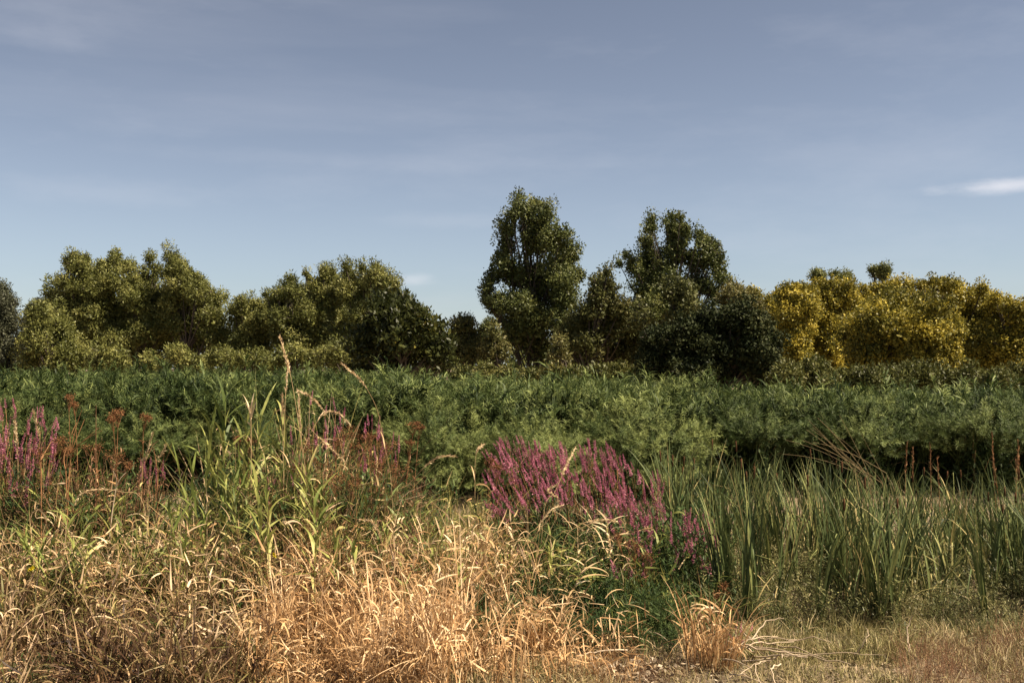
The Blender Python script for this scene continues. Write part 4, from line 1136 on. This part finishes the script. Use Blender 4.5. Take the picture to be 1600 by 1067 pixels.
plume('broad cream seed head arched over beneath the purple clump', [(880, 850), (905, 822), (930, 815), (955, 816), (968, 822)], 10.3, 93, .5, .02)
plume('cream seed head pointing up right in the middle of the curled reeds', [(820, 850), (840, 825), (862, 800), (880, 795)], 10.3, 94, .4, .02)
plume('long arching seed head lying over the grass at left', [(225, 790), (190, 768), (150, 764), (128, 772), (122, 785)], 10.9, 95, .3)
plume('cream seed head nodding left over the straw patch', [(600, 900), (598, 850), (588, 815), (570, 806)], 9.9, 96, .3)
plume('straight straw seed head stalk slanting right across the gap at the left', [(222, 740), (228, 715), (236, 690), (242, 676)], 11.6, 97, .3)
plume('thin straw seed head stalk leaning right at the edge of the dark gap', [(235, 740), (250, 718), (264, 700), (273, 690)], 11.7, 98, .3)
plume('yellow green seed head poking up among the left edge loosestrife', [(28, 740), (26, 700), (22, 660)], 11.6, 99, .2)
plume('pale seed head above the right hand spikes of the left edge loosestrife', [(70, 740), (71, 690), (70, 640)], 11.8, 100, .2)
plume('long thin seed head stalk bending left in the lower middle grass', [(905, 975), (880, 950), (850, 935), (835, 925)], 9.4, 101, .3)
plume('slender green stalk curving to the right in the gap before the thicket', [(742, 770), (742, 730), (745, 705), (754, 697)], 12.5, 102, .1, .008)

# forked dry brown stalks at left
def forked(label, px, d, base_y, tips_, seed, mat='ruststem', rad=.008):
    r = np.random.default_rng(seed)
    b = spot(px, d)
    root = empty('dry_stalk', b)
    g = Geo()
    fork = at(px + r.uniform(-3, 3), base_y, d)
    g.add(tube(curve(b, fork, [r.normal() * .03, 0, 0], 6) - b, np.linspace(rad, rad * .75, 6), 5, .7))
    for (tx, ty) in tips_:
        g.add(tube(curve(fork, at(tx, ty, d + r.normal() * .15), [r.normal() * .02, r.normal() * .03, .01], 6) - b, np.linspace(rad * .7, rad * .25, 6), 5, r.uniform(.5, 1)))
    g.build('stem', M[mat], root)
    tag(root, label, 'dead plant', 'forked dry stalks')
    return root
forked('forked dry orange stalk with a spray of thin branches left of the dark gap', 112, 11.2, 708, [(128, 640), (132, 655), (120, 660), (155, 668), (160, 672), (100, 688)], 111)
forked('curved rusty dry stalk beside the forked orange stalk', 105, 11.0, 735, [(110, 690), (118, 700), (104, 700)], 112)
forked('thin dry stalk with two side branches under the left edge loosestrife', 66, 11.0, 720, [(84, 695), (80, 690), (78, 710)], 113)
forked('forked dry stalk right of the dark gap', 245, 11.2, 740, [(268, 692), (240, 700), (258, 705)], 114)
forked('pair of short pale dry stubs in the left grass', 180, 10.6, 762, [(176, 735), (197, 738)], 115, 'deadstem')

# ------------------------------------------------------------------ rust brown umbel plants
def umbel(label, px, d, heads, seed, dens=1.0, stemtint=.6):
    r = np.random.default_rng(seed)
    b = spot(px, d)
    root = empty('rust_seed_plant', b)
    st, lv = Geo(), Geo()
    for (hx, hy, w, h) in heads:
        hd = Geo()
        c = at(hx, hy, d + r.normal() * .12)
        wr, hr = w / F * d, h / F * d
        low = c - np.array([(c[0] - b[0]) * .2, 0, hr + .12])
        p0 = b + np.array([r.normal() * .03, r.normal() * .03, 0])
        st.add(tube(curve(p0, low, [r.normal() * .04, r.normal() * .03, 0], 7) - b, np.linspace(.006, .003, 7), 5, stemtint))
        for _ in range(12):
            v = np.array([r.normal() * wr * .5, r.normal() * wr * .5, r.uniform(-.5, .6) * hr])
            st.add(tube(curve(low, c + v, [0, 0, -.01], 4) - b, np.linspace(.0025, .001, 4), 3, .4))
            n = int(26 * dens)
            q = r.normal(size=(n, 3)) * [wr * .16 + .008, wr * .16 + .008, hr * .25 + .006]
            hd.add(leaves(c + v + q - b, r.normal(size=(n, 3)) + [0, 0, .5], .016 * r.uniform(.6, 1.3, n), .010, .5 + r.normal(size=n) * .2, r))
        n = 14
        s = r.uniform(.3, .95, n)[:, None]
        lv.add(ribbons(p0 * (1 - s) + low * s - b, r.uniform(0, 6.28, n), .9, .9, .10, .016, .45 + r.normal(size=n) * .2, seg=3))
        hd.build('seed_head', M['rust'], root)
    lv.build('leaves', M['rust'], root)
    st.build('stems', M['ruststem'], root)
    tag(root, label, 'dead plant', 'rust brown seed plants')
    return root
umbel('rust brown plant with the broadest flat head, at the left of the dark gap', 192, 11.9, [(183, 646, 15, 7), (176, 655, 8, 5)], 121, 1.4)
umbel('small rust brown umbel plant over the dark gap', 215, 12.0, [(229, 652, 8, 6)], 122)
umbel('small dark rust umbel plant against the thicket left of the forked stalk', 112, 12.0, [(109, 622, 6, 7), (118, 632, 6, 5)], 123)
umbel('rust brown umbel plant with fuzzy heads right of the purple shoulder spikes', 632, 12.0, [(648, 662, 10, 4), (658, 668, 7, 4), (640, 692, 9, 5)], 124)
umbel('low rusty red plant under the left edge loosestrife', 75, 11.4, [(92, 690, 14, 8), (60, 708, 12, 8), (100, 705, 12, 7)], 125)
umbel('low dark rust plant between the forked stalk and the dark gap', 160, 11.6, [(150, 700, 14, 9), (180, 712, 14, 9), (200, 728, 12, 8)], 126)
umbel('orange brown seedy plant in front of the thin loosestrife spikes', 545, 11.6, [(520, 690, 18, 14), (548, 676, 16, 10), (565, 702, 18, 12)], 127, 1.2)
umbel('bright orange brown seedy plant on the right shoulder of the left grass', 585, 11.4, [(575, 682, 14, 8), (600, 700, 16, 12), (622, 735, 18, 12), (590, 728, 14, 12)], 128, 1.2)
umbel('orange brown seedy plant below the leaning seed heads', 480, 11.3, [(478, 700, 14, 12), (500, 725, 16, 12), (462, 735, 12, 10)], 129)
umbel('tawny seedy plant behind the top of the straw patch', 530, 11.0, [(525, 745, 18, 14), (555, 755, 16, 14), (500, 765, 14, 12)], 130)
umbel('thin rust stalk plant beside the bleached reed head', 385, 11.6, [(390, 690, 8, 6), (372, 686, 6, 5)], 131)
umbel('faded rust plant in the shade beneath the big purple clump', 1000, 10.5, [(990, 850, 12, 10), (965, 838, 10, 9), (1010, 872, 10, 9)], 132)
umbel('little rust flower heads at the left foot of the big purple clump', 768, 11.8, [(765, 722, 8, 7), (778, 730, 7, 6)], 133)
umbel('dull rust dock stem in the grass at the far right of the purple clump', 1130, 10.0, [(1130, 920, 8, 12), (1120, 935, 6, 9)], 134)

# ------------------------------------------------------------------ cattails
def cattail_proto(seed, spike=False):
    r = np.random.default_rng(seed)
    root = empty('cattail', (0, -30, 0))
    n = r.integers(9, 14)
    P = np.stack([r.normal(size=n) * .025, r.normal(size=n) * .02, np.zeros(n)], 1)
    az = np.where(r.random(n) < .78, math.pi + r.normal(size=n) * .6, r.uniform(0, 6.28, n))
    g = Geo()
    kink = np.where(r.random(n) < .16, r.uniform(.8, 1.9, n), 0)
    g.add(ribbons(P, az, np.abs(r.normal(size=n)) * .09 + .07, r.uniform(.1, 1.0, n), r.uniform(1.1, 1.85, n), .024 * r.uniform(.8, 1.25, n),
                  .50 + r.normal(size=n) * .22, seg=9, pw=2.4, twist=r.uniform(-1.0, 1.0, n), kink=kink, kpos=r.uniform(.6, .85, n), belly=.8))
    k = 3
    g.add(ribbons(P[:k], r.uniform(0, 6.28, k), .2, r.uniform(.8, 2.4, k), r.uniform(.5, .9, k), .014, .95, seg=6, pw=1.6, twist=r.uniform(-1, 1, k)))
    g.build('leaves', M['cattail'], root)
    if spike:
        h = r.uniform(1.25, 1.5)
        t = Geo(); t.add(tube([[0, 0, 0], [-.02, 0, h * .5], [-.05, 0, h]], [.005, .004, .003], 5, .7)); t.build('stem', M['cattail'], root)
        s = Geo(); s.add(tube([[-.05, 0, h - .01], [-.0505, 0, h], [-.053, 0, h + .08], [-.056, 0, h + .16], [-.0565, 0, h + .165]], [.003, .011, .012, .010, .002], 8, .5)); s.build('seed_spike', M['seedspike'], root)
    return root
CT = [cattail_proto(800 + k) for k in range(8)]
CTS = [cattail_proto(820 + k, True) for k in range(3)]
r = np.random.default_rng(88)
def zone(px, d):
    w = ('beside the purple clump' if px < 1120 else 'behind the free standing green cattail' if 1290 < px < 1360 else 'left of the free standing green cattail' if px < 1210
         else 'just left of the free green cattail' if px < 1290 else 'under the leftmost rust stalks' if px < 1450 else 'between the two groups of rust stalks' if px < 1540 else 'at the right edge')
    return ('front row ' if d < 12 else 'middle row ' if d < 13.6 else 'back row ') + w
nct = 0
while nct < 225:
    px = r.uniform(1042, 1690); d = 10.15 + 4.9 * r.random()
    if sn(px / F * d, d, .8, 5) < -.35 and r.random() < .75: continue
    if px < 1120 and d < 12.3: continue
    ty = np.interp(px, [1040, 1100, 1200, 1300, 1400, 1500, 1600], [700, 697, 712, 716, 728, 745, 725]) + (15.1 - d) * 13 + abs(r.normal()) * 18
    sp = r.random() < .16
    lab = ('cattail with a brown seed spike, ' if sp else 'cattail with long green blades, ') + zone(px, d)
    place(CTS if sp else CT, r.integers(8), px, d, ty, 1.36, lab, 'cattail', ('seed bearing cattails, ' if sp else 'cattails, ') + zone(px, d), r, .05)
    nct += 1
place(CT, 2, 1330, 10.5, 800, 1.72, 'single bright green cattail standing free in front of the stand', 'cattail', None, r, .02)

# rust coloured dead stalks sticking out of the stand
for k, (px, ty, d, lab) in enumerate([
    (1418, 690, 13.6, 'rust coloured dead stalk above the cattails, leftmost of the cluster'),
    (1432, 702, 13.6, 'short rust coloured dead stalk second from the left above the cattails'),
    (1452, 695, 13.7, 'thick rust coloured dead stalk above the right half of the cattails'),
    (1464, 714, 13.5, 'low rust coloured dead stalk right of the thick one'),
    (1556, 676, 13.6, 'tallest thin tan dead stalk near the right end of the cattails'),
    (1560, 718, 13.2, 'broad rust coloured dead stalk under the tallest thin one'),
    (1583, 688, 13.5, 'leaning rust coloured dead stalk near the right edge of the photo'),
    (1592, 706, 13.2, 'last rust coloured dead stalk at the right edge of the photo')]):
    r2 = np.random.default_rng(900 + k)
    b = spot(px, d); tp = at(px + r2.normal() * 6, ty, d)
    root = empty('dead_stalk', b)
    g = Geo(); pts = curve(b, tp, [r2.normal() * .04, 0, 0], 8)
    g.add(tube(pts - b, np.linspace(.006, .003, 8), 5, .8))
    n = 46; s = r2.uniform(.72, 1, n)
    P = np.stack([np.interp(s, np.linspace(0, 1, 8), pts[:, i]) for i in range(3)], 1)
    g.add(leaves(P - b, r2.normal(size=(n, 3)) * .3 + [0, 0, 1], .05, .010, .75 + r2.normal(size=n) * .2, r2))
    g.build('stem', M['ruststem'], root)
    tag(root, lab, 'dead plant', 'rust coloured dead stalks')

# bare arching stems in front of the dark thicket
r = np.random.default_rng(95)
for k in range(14):
    fx, fy = r.uniform(1330, 1395), r.uniform(738, 760)
    a = r.uniform(0, 1)
    tx, ty = fx - 30 - 110 * a + r.normal() * 10, 640 + 62 * a + r.normal() * 10
    d = 18.0 + r.normal() * .35
    p0, p1 = at(fx, fy, d), at(tx, ty, d - r.uniform(0, .6))
    b = np.array([p0[0] + .2, p0[1], float(gz(p0[0] + .2, p0[1]))])
    root = empty('bare_stem', b)
    g = Geo()
    g.add(tube(np.vstack([b, curve(p0, p1, [-.02, 0, r.uniform(-.02, .12)], 8)]) - b, np.linspace(.007, .0025, 9), 4, r.uniform(.1, .7)))
    g.build('stem', M['barestem'], root)
    tag(root, 'thin bare stem arching left in front of the dark thicket behind the cattails', 'dead plant', 'bare stems arching left before the thicket')

# ------------------------------------------------------------------ cut pale stems lying in a heap
r = np.random.default_rng(97)
tw = [(1138, 1005, 1262, 1033), (1150, 1012, 1240, 1003), (1140, 1020, 1215, 1000), (1180, 1008, 1330, 1050), (1145, 1000, 1200, 1022), (1200, 1000, 1290, 1028),
      (1160, 1029, 1250, 1027), (1175, 1008, 1225, 966), (1196, 1032, 1192, 1067), (1220, 1042, 1218, 1068), (1200, 1030, 1222, 1044), (1140, 1045, 1210, 1067),
      (1232, 1010, 1300, 1018), (1150, 995, 1178, 1015), (1130, 1030, 1175, 1060), (1240, 1020, 1380, 1034), (1125, 1010, 1165, 1022), (1170, 1000, 1245, 1012),
      (1155, 1050, 1205, 1040), (1180, 1022, 1262, 1040), (980, 1018, 905, 1040), (1010, 985, 1070, 1010), (1420, 1000, 1425, 962), (1335, 1010, 1352, 980)]
TWL = ['long pale dry stem, thickest in the heap of cut stems', 'pale stem leaning up to the right out of the heap', 'curved white twig in front of the heap, left one', 'curved white twig in front of the heap, right one']
TWK = {0: 0, 7: 1, 8: 2, 9: 3, 20: 'pale thin stem lying in the dark hollow left of the heap', 21: 'pale stem lying under the straw left of the heap',
       22: 'short pale stem leaning in the brown herbs at the right', 23: 'short pale stem leaning in the short grass right of the heap'}
for k, (x0, y0, x1, y1) in enumerate(tw):
    def gp(x, y):
        u, v = (x - 800) / F, (533.5 - y) / F
        yy = math.cos(PITCH) - v * math.sin(PITCH); zz = math.sin(PITCH) + v * math.cos(PITCH)
        t = (CAM_H - .17) / -zz
        return np.array([u * t, yy * t, 0])
    a, b_ = gp(x0, y0), gp(x1, y1)
    a[2] = float(gz(a[0], a[1])) + r.uniform(.10, .2); b_[2] = float(gz(b_[0], b_[1])) + r.uniform(.12, .24)
    if k in (7, 22, 23): b_ = at(x1, y1, a[1] + .1)
    mid = np.array([r.normal() * .03, r.normal() * .05, r.uniform(0, .05)])
    if k in (8, 9): mid = np.array([-.07, 0, .05])
    base = np.array([a[0], a[1], float(gz(a[0], a[1]))])
    root = empty('cut_stem', base)
    g = Geo(); pts = curve(a, b_, mid, 9); pts[1:-1] += r.normal(size=(7, 3)) * .008
    g.add(tube(pts - base, np.linspace(.0085, .004, 9) * (1.25 if k == 0 else r.uniform(.55, 1)), 5, r.uniform(.4, 1)))
    g.build('stem', M['deadstem'], root)
    lab = TWK.get(k, 'thin pale dry stem lying in the heap of cut stems beside the small loosestrife')
    if isinstance(lab, int): lab = TWL[lab]
    tag(root, lab, 'twig', 'pale cut stems lying on the ground')

# ------------------------------------------------------------------ small yellow daisies in the grass at left
for k, (px, py, d, lab) in enumerate([(54, 886, 9.0, 'small yellow flower in the tangled grass at the left'), (428, 868, 9.4, 'tiny yellow flower low at the left side of the straw patch')]):
    b = spot(px, d + .1); c = at(px, py, d)
    root = empty('yellow_flower', b)
    r2 = np.random.default_rng(950 + k)
    g = Geo(); g.add(tube(curve(b, c, [.02, 0, 0], 5) - b, np.linspace(.003, .002, 5), 4, .2)); g.build('stem', M['reed'], root)
    h = Geo()
    for q in range(4 if k == 0 else 2):
        cc = c - b + r2.normal(size=3) * [.02, .01, .012]
        a = np.linspace(0, 2 * math.pi, 12, endpoint=False)
        h.add(leaves(np.tile(cc, (12, 1)), np.stack([np.cos(a), np.full(12, -.7), np.sin(a)], 1), .022, .010, r2.random(12), r2))
    h.build('petals', M['petal_yellow'], root)
    tag(root, lab, 'flower', 'small yellow flowers')
